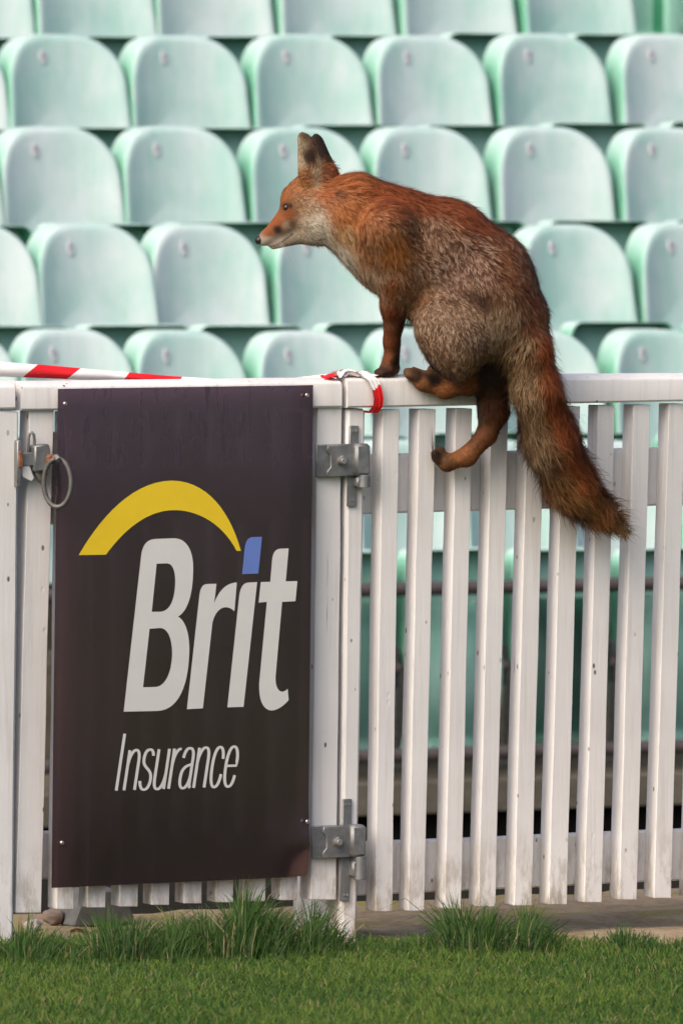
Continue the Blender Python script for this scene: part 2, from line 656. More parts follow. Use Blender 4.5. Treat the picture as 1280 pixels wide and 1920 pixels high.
def make_pan_mesh(height=0.40):
    """folded-up seat pan: a shallow tray open towards the pitch, rolled lip along its upper edge"""
    ol = outline(0.405, height, 0.045, 0.06, 2.2, nb=6, nc=6)
    n = len(ol)
    bm = bmesh.new()
    cx, cz = 0.0, -height / 2
    specs = [(1.0, 0.030), (1.0, -0.02), (1.0, -0.066), (0.993, -0.074), (0.980, -0.072), (0.968, -0.06), (0.958, -0.004), (0.935, 0.010), (0.7, 0.006), (0.4, 0.004)]
    rings = []
    for sc, yy in specs:
        ring = []
        for x, z in ol:
            zz = cz + (z - cz) * sc
            ring.append(bm.verts.new((cx + (x - cx) * sc, yy + 0.05 * (zz + height) / height * -1 * 0.3, zz)))
        rings.append(ring)
    c = bm.verts.new((0, -0.008, cz))
    for k in range(len(rings) - 1):
        for i in range(n):
            f = bm.faces.new([rings[k][i], rings[k][(i + 1) % n], rings[k + 1][(i + 1) % n], rings[k + 1][i]])
            f.material_index = 1 if k < 4 else (2 if k < 7 else 0)
    for i in range(n):
        bm.faces.new([rings[-1][i], rings[-1][(i + 1) % n], c])
    bmesh.ops.recalc_face_normals(bm, faces=bm.faces)
    me = bpy.data.meshes.new('seat_pan')
    bm.to_mesh(me)
    bm.free()
    for m in (M['seat_under'], M['seat_side'], M['seat_lip']): me.materials.append(m)
    me.shade_smooth()
    return me


def make_label_meshes():
    def disc(rx, rz, y, n=20):
        bm = bmesh.new()
        f1 = [bm.verts.new((rx * math.cos(2 * math.pi * i / n), y, rz * math.sin(2 * math.pi * i / n))) for i in range(n)]
        f0 = [bm.verts.new((rx * 1.05 * math.cos(2 * math.pi * i / n), y + 0.004, rz * 1.05 * math.sin(2 * math.pi * i / n))) for i in range(n)]
        bm.faces.new(f1)
        for i in range(n):
            bm.faces.new([f1[i], f1[(i + 1) % n], f0[(i + 1) % n], f0[i]])
        bmesh.ops.recalc_face_normals(bm, faces=bm.faces)
        return bm
    a = disc(0.014, 0.026, -0.003)
    me = bpy.data.meshes.new('number_label')
    a.to_mesh(me); a.free()
    me.materials.append(M['label'])
    # an unreadable two-stroke number
    b = join_bm(box_bm((-0.005, -0.0042, 0.005), (0.004, 0.001, 0.022)), box_bm((0.005, -0.0042, 0.009), (0.010, 0.001, 0.004)),
                box_bm((0.004, -0.0042, -0.003), (0.008, 0.001, 0.004)))
    me2 = bpy.data.meshes.new('number')
    b.to_mesh(me2); b.free()
    me2.materials.append(M['ink'])
    return me, me2


ME_BACK = make_back_mesh()
ME_PAN = make_pan_mesh()
ME_LABEL, ME_NUM = make_label_meshes()


def make_bracket_mesh(h):
    bm = join_bm(box_bm((0, -0.05, -h / 2 - 0.35), (0.045, 0.05, h - 0.7), 0.004),
                 box_bm((0, -0.10, -0.62), (0.03, 0.40, 0.05), 0.004),
                 box_bm((0, -0.05, -h + 0.006), (0.10, 0.14, 0.012), 0.003))
    me = bpy.data.meshes.new('support_bracket')
    bm.to_mesh(me); bm.free()
    me.materials.append(M['steel_dull'])
    return me


SEAT_H = 1.12
ME_BRK = make_bracket_mesh(SEAT_H)
row_words = {5: 'front row of the stand, low behind the fence', 4: 'second row of the stand, just above the fence top',
             3: 'third row of the stand up from the fence', 2: 'fourth row of the stand up from the fence',
             1: 'fifth row of the stand up from the fence', 0: 'sixth row of the stand up from the fence', -1: 'seventh and topmost row of the stand'}
seat_rows_z = {}
for k in sorted(row_left):
    off = ROW4_OFF - DEPTH * (4 - k)
    zt = fp(640, row_top[k], off).z
    seat_rows_z[k] = (zt, -off)
    lefts = row_left[k]
    p_avg = (lefts[-1] - lefts[0]) / (len(lefts) - 1)
    pitch = fp(640 + p_avg / 2, 400, off).x - fp(640 - p_avg / 2, 400, off).x
    sx = pitch / 0.462
    for i, L in enumerate(lefts):
        s_l = fp(L, row_top[k] + 120, off - 0.085).x
        sc = s_l + 0.222 * sx
        ztop = fp(L + 110, row_top[k], off).z + random.uniform(-0.004, 0.004)
        base = fw(sc, -off, zt - SEAT_H)
        root = empty('stadium_seat', base, PSI + random.uniform(-0.02, 0.02))
        tag(root, 'faded mint tip-up seat in the ' + row_words[k], 'seat', 'tip-up seats, ' + row_words[k].split(',')[0])
        hz = ztop - (zt - SEAT_H)
        bk = link('backrest', ME_BACK, root)
        bk.location = (0, 0, hz)
        bk.scale = (sx, 1, 1)
        bk.rotation_euler = (random.uniform(-0.025, 0.025), random.uniform(-0.008, 0.008), 0)
        pn = link('seat_pan', ME_PAN, root)
        pn.location = (0.0, -0.33, hz - 0.352)
        pn.scale = (sx, 1, 1)
        pn.rotation_euler = (random.uniform(-0.03, 0.04), random.uniform(-0.012, 0.012), 0)
        lb = link('number_label', ME_LABEL, bk)
        lb.location = (-0.070, 0.0125, -0.085)
        lb.rotation_euler = (-0.16, 0, 0.25)
        nb = link('number', ME_NUM, bk)
        nb.location = (-0.070, 0.0125, -0.085)
        nb.rotation_euler = (-0.16, random.uniform(-0.3, 0.3), 0.25)
        br = link('support_bracket', ME_BRK, root)
        br.location = (0, 0.06, SEAT_H)

# front row: lower curved shells and two tubular beams seen between the pickets
off5 = ROW4_OFF + DEPTH
bm = bmesh.new()
nu, nvv = 8, 10
ws = 0.35
vs = [[bm.verts.new((-ws / 2 + ws * i / nu, -0.07 * math.sin(math.pi * j / nvv) - 0.03 * math.cos(math.pi * (i / nu - 0.5)) , -0.50 * j / nvv)) for j in range(nvv + 1)] for i in range(nu + 1)]
for i in range(nu):
    for j in range(nvv):
        bm.faces.new([vs[i][j], vs[i + 1][j], vs[i + 1][j + 1], vs[i][j + 1]])
bmesh.ops.solidify(bm, geom=list(bm.faces), thickness=0.012)
bmesh.ops.recalc_face_normals(bm, faces=bm.faces)
ME_LOW = bpy.data.meshes.new('lower_shell')
bm.to_mesh(ME_LOW); bm.free()
ME_LOW.materials.append(M['seat_under'])
ME_LOW.shade_smooth()
bm = join_bm(box_bm((0, 0, 0), (0.03, 0.05, 0.14), 0.006), box_bm((0.0, -0.035, 0.0), (0.03, 0.03, 0.03), 0.008))
ME_CLAMP = bpy.data.meshes.new('clamp')
bm.to_mesh(ME_CLAMP); bm.free()
ME_CLAMP.materials.append(M['beam'])
front_roots = [o for o in bpy.data.objects if o.name.startswith('stadium_seat') and 'front row' in o.get('label', '')]
for r_ in front_roots:
    zt = seat_rows_z[5][0]
    zl = fp(640, 1128, off5 + 0.3).z - (zt - SEAT_H)
    lo = link('lower_shell', ME_LOW, r_)
    lo.location = (0, -0.345, zl)
    zc = fp(640, 1255, off5 + 0.4).z - (zt - SEAT_H)
    cl = link('clamp', ME_CLAMP, r_)
    cl.location = (-0.215, -0.36, zc)
for yy in (1110, 1424):
    a = fp(-420, yy + 10, off5 + 0.46)
    b = fp(1500, yy - 12, off5 + 0.46)
    bmt = tube_bm([Vector((x, 0, 0)) for x in np.linspace(a.x, b.x, 12)], 0.024, 12)
    bmesh.ops.translate(bmt, vec=(-(a.x + b.x) / 2, 0, 0), verts=bmt.verts)
    o = bm_obj('seat_beam', bmt, M['beam'], None, 60)
    mid = (a + b) / 2
    o.location = f2w(Vector((mid.x, mid.y, mid.z)))
    o.rotation_euler = (0, 0, PSI)
    tag(o, 'grey tubular steel beam along the front row seats, ' + ('upper of two' if yy < 1200 else 'lower of two'), 'beam', 'steel beams along the front seats')

# concrete terrace steps
bm = bmesh.new()
prof = []
y_front = -off5 - 0.62
z5 = fp(640, 1474, -y_front * -1 * -1 if False else -y_front).z
prof.append((y_front, z5 - 0.10))
prof.append((y_front, z5))
for k in (5, 4, 3, 2, 1, 0, -1):
    zt, yk = seat_rows_z[k]
    tread = zt - SEAT_H if k != 5 else z5
    if k != 5:
        prof.append((yk - 0.42, prof[-1][1]))
        prof.append((yk - 0.42, tread))
prof.append((prof[-1][0] + 3.0, prof[-1][1]))
S0, S1 = -4.0, 16.0
va = [bm.verts.new(fw(S0, y, z)) for y, z in prof]
vb_ = [bm.verts.new(fw(S1, y, z)) for y, z in prof]
for i in range(len(prof) - 1):
    bm.faces.new([va[i], vb_[i], vb_[i + 1], va[i + 1]])
o = bm_obj('terrace', bm, M['concrete'], None, None)
tag(o, 'weathered concrete terrace steps carrying the mint seats', 'terrace', kind='structure')
bm = bmesh.new()
ps = [(y_front + 0.10, z5 - 0.10), (y_front + 0.10, CON_Z)]
vs = [bm.verts.new(fw(S0, *ps[0])), bm.verts.new(fw(S1, *ps[0])), bm.verts.new(fw(S1, *ps[1])), bm.verts.new(fw(S0, *ps[1]))]
bm.faces.new(vs)
vs2 = [bm.verts.new(fw(S0, y_front, z5 - 0.10)), bm.verts.new(fw(S1, y_front, z5 - 0.10)), vs[1], vs[0]]
bm.faces.new(vs2)
o = bm_obj('terrace_riser', bm, M['shadow_asphalt'], None, None)
tag(o, kind='structure')
# green aisle post at the end of the sixth row
off0 = ROW4_OFF - DEPTH * 4
a = fp(1258, 130, off0 + 0.05)
ap = empty('aisle_post', f2w(Vector((a.x, a.y, seat_rows_z[0][0] - SEAT_H))), PSI)
tag(ap, 'mint green square post standing in the aisle gap beside the sixth row', 'post')
bm_obj('shaft', box_bm((0, 0, 0.75), (0.06, 0.05, 1.5), 0.008), M['seat_side'], ap, 40)
bm_obj('cap', box_bm((0, 0, 1.51), (0.072, 0.062, 0.02), 0.004), M['seat_side'], ap, 40)
bm_obj('foot_plate', box_bm((0, 0, 0.006), (0.12, 0.11, 0.012), 0.003), M['steel_dull'], ap, 40)

# ------------------------------------------------------------------ fence
P = M['paint']
fence = empty('picket_fence', P0, PSI)
tag(fence, 'white painted picket fence run to the right of the gate, fox perched on its rail', 'fence')
# tops and bottoms of each picket's front face: (face left top, face right top, top y, face left bottom, right bottom, bottom y)
pk = [(717, 748, 768, 703, 735, 1709), (785, 817, 767, 765, 795, 1708), (854, 885, 766, 833, 864, 1704), (921, 953, 765, 896, 928, 1700),
      (988, 1020, 764, 963, 996, 1698), (1054, 1087, 762, 1028, 1062, 1696), (1121, 1152, 760, 1094, 1127, 1692),
      (1187, 1218, 759, 1160, 1193, 1687), (1253, 1284, 757, 1225, 1257, 1684), (1320, 1351, 756, 1291, 1323, 1681), (1387, 1418, 755, 1357, 1389, 1678), (1454, 1485, 754, 1423, 1455, 1675)]
for t in pk:
    board('picket', fence, *t, 0.0, 0.046, P)
rail('middle_rail', fence, 672, 853, 965, 1500, 833, 940, -0.0465, 0.03, P)
rail('bottom_rail', fence, 668, 1580, 1680, 1500, 1546, 1640, -0.0465, 0.03, P)
RAIL_OFF, RAIL_D = 0.012, 0.085
# top rail with a weathered sloping front shoulder
a, b = fp(652, 713, RAIL_OFF), fp(1500, 709, RAIL_OFF)
c, d = fp(1500, 748, RAIL_OFF), fp(652, 765, RAIL_OFF)
sl = 0.010
RAIL_TOP0, RAIL_TOP1 = a.z, b.z


def rail_profile(name, parent, a, b, c, d, depth, left_end=True):
    """top rail: front face a-b-c-d, top surface rising backwards a little"""
    bm = bmesh.new()
    nseg = 26
    rows = []
    sd = random.random() * 40
    for i in range(nseg + 1):
        t = i / nseg
        pt = a.lerp(b, t)
        pb = d.lerp(c, t)
        w = mnoise.noise(Vector((pt.x * 4 + sd, 0, 0))) * 0.0015
        prof_ = [(pb.x, pb.y + 0.004, pb.z), (pb.x, pb.y, pb.z + 0.004), (pt.x, pt.y, pt.z - 0.006 + w), (pt.x, pt.y + 0.002, pt.z - 0.001 + w), (pt.x, pt.y + 0.007, pt.z + 0.0025 + w),
                 (pt.x, pt.y + depth * 0.55, pt.z + sl + w), (pt.x, pt.y + depth - 0.005, pt.z + sl + w * 0.5), (pt.x, pt.y + depth, pt.z + sl - 0.006), (pb.x, pb.y + depth, pb.z)]
        rows.append([bm.verts.new(p) for p in prof_])
    m_ = len(rows[0])
    for i in range(nseg):
        for j in range(m_):
            bm.faces.new([rows[i][j], rows[i][(j + 1) % m_], rows[i + 1][(j + 1) % m_], rows[i + 1][j]])
    bm.faces.new(rows[0])
    bm.faces.new(list(reversed(rows[-1])))
    return bm_obj(name, bm, P, parent, 28)


rail_profile('top_rail', fence, a, b, c, d, RAIL_D)
# deep plank post: narrow front edge, wide left flank
bp_t = [fp(651, 766, 0.0), fp(686, 766, 0.0), fp(668, 1775, 0.0), fp(638, 1775, 0.0)]
bp_t[2].z = bp_t[3].z = -0.06
bm = prism_bm(bp_t, 0.235, 0.006)
es = [e for e in bm.edges if abs((e.verts[0].co - e.verts[1].co).z) > 0.5]
bmesh.ops.subdivide_edges(bm, edges=es, cuts=8, use_grid_fill=True)
wobble(bm, 0.0015, 5, 3.3)
bm_obj('post', bm, P, fence, 40)

# ---- left run: post, its rail end
lf = empty('picket_fence', P0, PSI)
tag(lf, 'short end of white fence with a thick post on the latch side of the gate', 'fence')
a, b = fp(-160, 729, RAIL_OFF), fp(29, 724, RAIL_OFF)
c, d = fp(29, 767, RAIL_OFF), fp(-160, 772, RAIL_OFF)
rail_profile('top_rail', lf, a, b, c, d, RAIL_D)
pp = [fp(-62, 769, 0.008), fp(37, 769, 0.008), fp(26, 1800, 0.008), fp(-74, 1800, 0.008)]
pp[2].z = pp[3].z = -0.06
bm = prism_bm(pp, 0.10, 0.006)
es = [e for e in bm.edges if abs((e.verts[0].co - e.verts[1].co).z) > 0.5]
bmesh.ops.subdivide_edges(bm, edges=es, cuts=8, use_grid_fill=True)
wobble(bm, 0.0015, 5, 9.1)
bm_obj('post', bm, P, lf, 40)
for q in (-150,):
    board('picket', lf, q + 12, q + 44, 775, q, q + 32, 1716, 0.0, 0.046, P)
rail('middle_rail', lf, -200, 880, 990, 20, 874, 985, -0.0465, 0.03, P)
rail('bottom_rail', lf, -200, 1610, 1705, 20, 1604, 1700, -0.0465, 0.03, P)

# ---- gate
gate = empty('picket_gate', P0, PSI)
tag(gate, 'white wooden picket gate carrying the dark advertising sign', 'gate')
a, b = fp(41, 725, RAIL_OFF - 0.004), fp(641, 718, RAIL_OFF - 0.004)
c, d = fp(641, 764, RAIL_OFF - 0.004), fp(41, 770, RAIL_OFF - 0.004)
rail_profile('top_rail', gate, a, b, c, d, RAIL_D - 0.01)
board('stile', gate, 56, 101, 766, 30, 78, 1712, -0.004, 0.05, P)
board('stile', gate, 596, 641, 761, 583, 630, 1687, -0.003, 0.055, P)
gp_ = [(107, 139, 1705), (165, 199, 1702), (225, 259, 1700), (285, 318, 1697), (345, 378, 1694), (405, 437, 1692), (464, 498, 1690), (525, 557, 1688)]
for (l_, r_, yb) in gp_:
    board('picket', gate, l_ + 13, r_ + 13, 772, l_, r_, yb, -0.001, 0.046, P)
rail('middle_rail', gate, 60, 882, 985, 636, 862, 968, -0.0545, 0.03, P)
rail('bottom_rail', gate, 50, 1560, 1650, 630, 1545, 1632, -0.0545, 0.03, P)


# ---- hinges (parts of the gate)
def plate(name, parent, quad, off, thick, m, bevel=0.0015):
    return bm_obj(name, prism_bm([fp(x, y, off) for x, y in quad], thick, bevel), m, parent, 40)


def cyl(name, parent, p, axis, r, h, m, seg=14, bev=0.001):
    bm = bmesh.new()
    bmesh.ops.create_cone(bm, cap_ends=True, segments=seg, radius1=r, radius2=r, depth=h)
    if bev:
        bmesh.ops.bevel(bm, geom=[e for e in bm.edges if len(e.link_faces) == 2 and abs(e.link_faces[0].normal.dot(e.link_faces[1].normal)) < 0.3], offset=bev, segments=1, affect='EDGES')
    q = Vector((0, 0, 1)).rotation_difference(Vector(axis))
    bmesh.ops.transform(bm, matrix=Matrix.Translation(p) @ q.to_matrix().to_4x4(), verts=bm.verts)
    return bm_obj(name, bm, m, parent, 40)


def hinge(x0, y0, dx, top, bot, vx, lower):
    """strap from (x0,y0) px; vertical leaf on the post"""
    h = plate('hinge', gate, [(x0, y0), (x0 + 68, y0 - 2), (x0 + 68, y0 + 59), (x0, y0 + 61)], 0.010, 0.007, M['galv'])
    plate('strap_end', h, [(x0 + 22, y0 + 1), (x0 + 80, y0 - 1), (x0 + 80, y0 + 58), (x0 + 20, y0 + 60), (x0 + 20, y0 + 50), (x0 + 27, y0 + 42), (x0 + 27, y0 + 19), (x0 + 20, y0 + 12)], 0.017, 0.0068, M['galv'])
    plate('knuckle', h, [(x0 + 74, y0 - 2), (x0 + 103, y0 - 2), (x0 + 103, y0 + 58), (x0 + 74, y0 + 58)], 0.030, 0.032, M['galv'], 0.006)
    c = fp(x0 + 48, y0 + 30, 0.02)
    cyl('nut', h, c, (0, 1, 0), 0.011, 0.012, M['steel_dull'], 6)
    c = fp(x0 + 48, y0 + 30, 0.033)
    cyl('bolt', h, c, (0, 1, 0), 0.0065, 0.022, M['steel_dull'], 12)
    l_ = plate('hinge_leaf', gate, [(vx, top), (vx + 17, top), (vx + 12, bot), (vx - 5, bot)], 0.0065, 0.006, M['galv'])
    for (sx_, sy_) in ((5, 10), (12, 10), (2, bot - top - 12), (8, bot - top - 12)):
        cyl('screw', l_, fp(vx + sx_, top + sy_, 0.0072), (0, 1, 0), 0.0028, 0.002, M['steel_dull'], 10, 0)
    c0 = fp(x0 + 90, y0 + 58, 0.018)
    c1 = fp(x0 + 90, y0 + 98, 0.018) if lower else fp(x0 + 88, y0 + 78, 0.018)
    cyl('hinge_pin', h, (c0 + c1) / 2, (0, 0, 1), 0.014, abs(c0.z - c1.z) + 0.004, M['galv'])
    plate('pin_block', h, [(x0 + 76, y0 + (66 if lower else 60)), (x0 + 100, y0 + (66 if lower else 60)), (x0 + 100, y0 + (96 if lower else 80)), (x0 + 76, y0 + (96 if lower else 80))], 0.024, 0.022, M['galv'], 0.004)


hinge(593, 834, 0, 798, 950, 656, False)
hinge(585, 1549, 0, 1498, 1690, 643, True)

# ---- latch
la = plate('latch', gate, [(66, 836), (92, 832), (95, 838), (95, 880), (90, 882), (66, 885)], 0.030, 0.032, M['galv'], 0.003)
plate('latch_bolt', la, [(40, 848), (68, 848), (68, 874), (40, 876)], 0.022, 0.014, M['galv'], 0.003)
plate('back_plate', la, [(99, 810), (110, 809), (110, 912), (97, 913)], -0.006, 0.006, M['galv'], 0.001)
plate('bolt_knob', la, [(90, 853), (104, 850), (107, 868), (90, 873)], 0.040, 0.012, M['rust'], 0.004)
plate('lower_lug', la, [(66, 884), (92, 880), (90, 893), (80, 907), (72, 896)], 0.018, 0.016, M['steel_dull'], 0.003)
# staple loop on the stile
lp = [fp(54, 850, 0.006), fp(54, 822, 0.012), fp(56, 813, 0.016), fp(60, 810, 0.018), fp(64, 815, 0.018), fp(65, 826, 0.014), fp(65, 845, 0.008)]
bm_obj('staple', tube_bm(lp, 0.003, 8), M['steel_dull'], la, 60)
# ring
ctr = fp(108, 905, 0.048)
ring_pts = []
for i in range(28):
    t = 2 * math.pi * i / 28
    ring_pts.append(ctr + Vector((0.0215 * math.sin(t), -0.020 * math.sin(t), 0.049 * math.cos(t))))
bm_obj('pull_ring', tube_bm(ring_pts, 0.0050, 10, True), M['iron'], la, 60)
eye_c = fp(106, 862, 0.050)
bm_obj('ring_eye', tube_bm([eye_c + Vector((0, 0.022 * k_ - 0.012, 0.006 * math.sin(k_ * 3))) for k_ in np.linspace(0, 1, 6)], 0.0055, 10), M['steel_dull'], la, 60)
# keeper on the fence post
kp = plate('keeper', lf, [(33, 826), (41, 825), (42, 880), (40, 912), (33, 914)], 0.026, 0.018, M['galv'], 0.002)
plate('keeper_lip', kp, [(42, 873), (56, 872), (66, 896), (60, 904), (42, 894)], 0.020, 0.008, M['paint'], 0.002)
plate('keeper_tab', kp, [(37, 846), (44, 846), (44, 876), (37, 876)], 0.033, 0.006, M['rust'], 0.001)

# ------------------------------------------------------------------ sign
SOFF = 0.0275
sign = empty('advertising_sign', P0, PSI)
tag(sign, 'dark advertising panel with yellow arc and white Brit Insurance lettering, screwed to the gate', 'sign')
TL, TR, BR, BL = fp(109, 729, SOFF), fp(591, 722, SOFF), fp(581, 1643, SOFF), fp(97, 1665, SOFF)
def bow(v):
    return -0.014 * 4 * v * (1 - v)      # thin panel bellies forward, shaped so its top mirrors more sky


def bow_z(z):
    return bow((TL.z - z) / (TL.z - BL.z))


def bend_mesh(me):
    b_ = bmesh.new()
    b_.from_mesh(me)
    zs = [v.co.z for v in b_.verts]
    for zc in np.arange(min(zs), max(zs), 0.015)[1:]:
        bmesh.ops.bisect_plane(b_, geom=list(b_.verts) + list(b_.edges) + list(b_.faces), plane_co=(0, 0, zc), plane_no=(0, 0, 1))
    for v in b_.verts:
        dy_ = bow_z(v.co.z)
        v.co += Vector((dy_ * math.tan(PSI), dy_, 0))
    b_.to_mesh(me)
    b_.free()


bm = bmesh.new()
NU, NV = 60, 80
gv = []
for i in range(NU + 1):
    u = i / NU
    cc = []
    for j in range(NV + 1):
        v = j / NV
        p = TL.lerp(TR, u).lerp(BL.lerp(BR, u), v)
        # the panel is bent back along its right edge and lifts at its lower right corner
        dy = bow(v) + 0.010 * max(0, (u - 0.90) / 0.10) ** 1.6
        dcor = max(0, 1 - math.hypot((u - 1.0) * 0.53, v - 0.945) / 0.11)
        dy -= 0.010 * dcor ** 2
        dcor2 = max(0, 1 - math.hypot((u - 1.0) * 0.53, v - 1.0) / 0.08)
        dy += 0.010 * dcor2 ** 1.5
        cc.append(bm.verts.new(p + Vector((bow(v) * math.tan(PSI), dy, 0))))
    gv.append(cc)
for i in range(NU):
    for j in range(NV):
        bm.faces.new([gv[i][j], gv[i][j + 1], gv[i + 1][j + 1], gv[i + 1][j]])
bmesh.ops.solidify(bm, geom=list(bm.faces), thickness=0.003)
o = bm_obj('panel', bm, M['sign'], sign, 60)
panel = o
for (x, y) in ((122, 757), (575, 741), (574, 1540), (115, 1580)):
    cyl('screw', sign, fp(x, y, SOFF + 0.002) + Vector((0, bow_z(fp(x, y, SOFF).z), 0)), (0, 1, 0), 0.0042, 0.006, M['screw'], 12, 0.001)


def bez(pts, n=14):
    """pts: list of points or ('c', c1, c2, p) cubic segments -> polyline"""
    out = [pts[0]]
    for q in pts[1:]:
        if q[0] == 'c':
            p0, c1, c2, p3 = out[-1], q[1], q[2], q[3]
            for i in range(1, n + 1):
                t = i / n
                out.append(tuple((1 - t) ** 3 * p0[k] + 3 * (1 - t) ** 2 * t * c1[k] + 3 * (1 - t) * t * t * c2[k] + t ** 3 * p3[k] for k in (0, 1)))
        else:
            out.append(q)
    return out


def fill_shape(name, loops, m, off, parent):
    cu = bpy.data.curves.new(name, 'CURVE')
    cu.dimensions = '2D'
    cu.fill_mode = 'BOTH'
    for lp_ in loops:
        sp = cu.splines.new('POLY')
        sp.points.add(len(lp_) - 1)
        for i, (x, y) in enumerate(lp_):
            sp.points[i].co = (x / 100, -y / 100, 0, 1)
        sp.use_cyclic_u = True
    return curve_to_mesh(name, cu, m, off, parent, lambda x, y: (60 + x * 100 / 2.207, 860 - y * 100 / 2.207))


def curve_to_mesh(name, cu, m, off, parent, mapping):
    tmp = bpy.data.objects.new('tmp', cu)
    COL.objects.link(tmp)
    dg = bpy.context.evaluated_depsgraph_get()
    me = bpy.data.meshes.new_from_object(tmp.evaluated_get(dg))
    bpy.data.objects.remove(tmp)
    bpy.data.curves.remove(cu)
    me.name = name
    for v in me.vertices:
        x, y = mapping(v.co.x, v.co.y)
        v.co = fp(x, y, off)
    bend_mesh(me)
    me.update()
    me.materials.clear()
    if len(me.polygons) and sum(p.normal.y * p.area for p in me.polygons) > 0:
        me.flip_normals()
    o = link(name, me, parent, m)
    return o


LO = SOFF + 0.0011
B = [bez([(381, 1045), (452, 410), ('c', (457, 350), (480, 332), (515, 331)), (590, 328), ('c', (645, 330), (668, 385), (668, 450)), ('c', (668, 560), (645, 630), (605, 652)),
          ('c', (638, 668), (653, 730), (652, 790)), ('c', (650, 940), (605, 1040), (520, 1042))]),
     bez([(517, 433), (560, 432), ('c', (588, 432), (594, 478), (594, 505)), ('c', (592, 590), (570, 630), (530, 632)), (497, 632)]),
     bez([(488, 702), (530, 699), ('c', (570, 698), (582, 760), (581, 810)), ('c', (578, 890), (550, 942), (510, 943)), (461, 944)])]
r_l = [bez([(642, 1035), (693, 570), ('c', (696, 532), (708, 517), (727, 517)), (764, 516), (755, 595), ('c', (775, 540), (810, 511), (848, 511)), (838, 630),
            ('c', (800, 592), (758, 622), (747, 680)), (708, 1031)])]
i_l = [bez([(809, 1027), (857, 575), ('c', (861, 530), (875, 512), (897, 511)), (932, 509), (876, 1025)])]
dot = [bez([(870, 476), (880, 372), ('c', (884, 336), (896, 324), (915, 323)), (952, 322), (937, 474)])]
t_l = [bez([(1062, 370), (1050, 506), (1098, 505), (1090, 588), (1035, 591), (1008, 900), ('c', (1006, 940), (1020, 965), (1038, 962)), ('c', (1046, 961), (1052, 956), (1058, 950)), (1062, 997),
            ('c', (1040, 1022), (1015, 1040), (990, 1040)), ('c', (952, 1036), (937, 990), (941, 920)), (972, 591), (938, 594), (947, 509), (986, 508), (994, 415), ('c', (998, 382), (1012, 371), (1032, 371))])]
arc = [bez([(195, 398), ('c', (285, 240), (420, 91), (580, 90)), ('c', (730, 91), (822, 225), (865, 380)), (847, 380), ('c', (790, 270), (690, 212), (590, 212)), ('c', (480, 212), (385, 290), (308, 396))])]
for nm, shp, m in (('letter', B, 'white_print'), ('letter', r_l, 'white_print'), ('letter', i_l, 'white_print'), ('letter', t_l, 'white_print'), ('letter_dot', dot, 'blue'), ('arc', arc, 'yellow')):
    fill_shape(nm, shp, M[m], LO, sign)
# the thin italic word: strokes swept as outlines, one letter per mesh


def stroke_loop(pts, w):
    """closed outline of a constant-width stroke along pts"""
    pts = [Vector(p) for p in pts]
    L_, R_ = [], []
    for i, p in enumerate(pts):
        t = (pts[min(i + 1, len(pts) - 1)] - pts[max(i - 1, 0)])
        t.normalize()
        nn = Vector((-t.y, t.x))
        L_.append(p + nn * w / 2)
        R_.append(p - nn * w / 2)
    return [tuple(q) for q in L_] + [tuple(q) for q in reversed(R_)]


def glyph_strokes():
    """unit letters: x-height 1, width in the second field; strokes as polylines in an upright frame (x right, y up)"""
    G = {}
    b = lambda *a: bez(list(a), 10)
    n_arch = b((0.0, 0.62), ('c', (0.03, 0.88), (0.16, 1.0), (0.28, 1.0)), ('c', (0.42, 1.0), (0.46, 0.88), (0.46, 0.72)), (0.46, 0.0))
    G['I'] = (0.34, [[(0.0, 0.0), (0.0, 1.42)]])
    G['n'] = (0.68, [[(0.0, 0.0), (0.0, 1.0)], n_arch])
    G['s'] = (0.60, [b((0.40, 0.84), ('c', (0.36, 0.98), (0.28, 1.0), (0.21, 1.0)), ('c', (0.06, 1.0), (0.0, 0.90), (0.0, 0.76)), ('c', (0.0, 0.52), (0.42, 0.54), (0.42, 0.26)), ('c', (0.42, 0.10), (0.33, 0.0), (0.20, 0.0)), ('c', (0.08, 0.0), (0.0, 0.06), (-0.04, 0.22)))])
    G['u'] = (0.68, [[(0.46, 0.0), (0.46, 1.0)], b((0.0, 1.0), (0.0, 0.28), ('c', (0.0, 0.10), (0.05, 0.0), (0.18, 0.0)), ('c', (0.30, 0.0), (0.43, 0.12), (0.46, 0.38)))])
    G['r'] = (0.44, [[(0.0, 0.0), (0.0, 1.0)], b((0.0, 0.58), ('c', (0.03, 0.88), (0.16, 1.0), (0.32, 0.99)))])
    G['a'] = (0.66, [b((0.02, 0.76), ('c', (0.04, 0.93), (0.13, 1.0), (0.24, 1.0)), ('c', (0.37, 1.0), (0.44, 0.92), (0.44, 0.76)), (0.44, 0.14), ('c', (0.44, 0.06), (0.46, 0.02), (0.50, 0.0))),
                     b((0.44, 0.60), ('c', (0.30, 0.56), (0.0, 0.58), (0.0, 0.25)), ('c', (0.0, 0.08), (0.08, 0.0), (0.18, 0.0)), ('c', (0.32, 0.0), (0.42, 0.12), (0.44, 0.34)))])
    G['c'] = (0.60, [b((0.43, 0.70), ('c', (0.42, 0.90), (0.34, 1.0), (0.23, 1.0)), ('c', (0.08, 1.0), (0.0, 0.80), (0.0, 0.5)), ('c', (0.0, 0.18), (0.08, 0.0), (0.22, 0.0)), ('c', (0.34, 0.0), (0.42, 0.12), (0.44, 0.32)))])
    G['e'] = (0.60, [b((0.03, 0.52), (0.46, 0.52), ('c', (0.48, 0.85), (0.38, 1.0), (0.24, 1.0)), ('c', (0.08, 1.0), (0.0, 0.80), (0.0, 0.5)), ('c', (0.0, 0.18), (0.08, 0.0), (0.23, 0.0)), ('c', (0.34, 0.0), (0.42, 0.08), (0.45, 0.28)))])
    return G


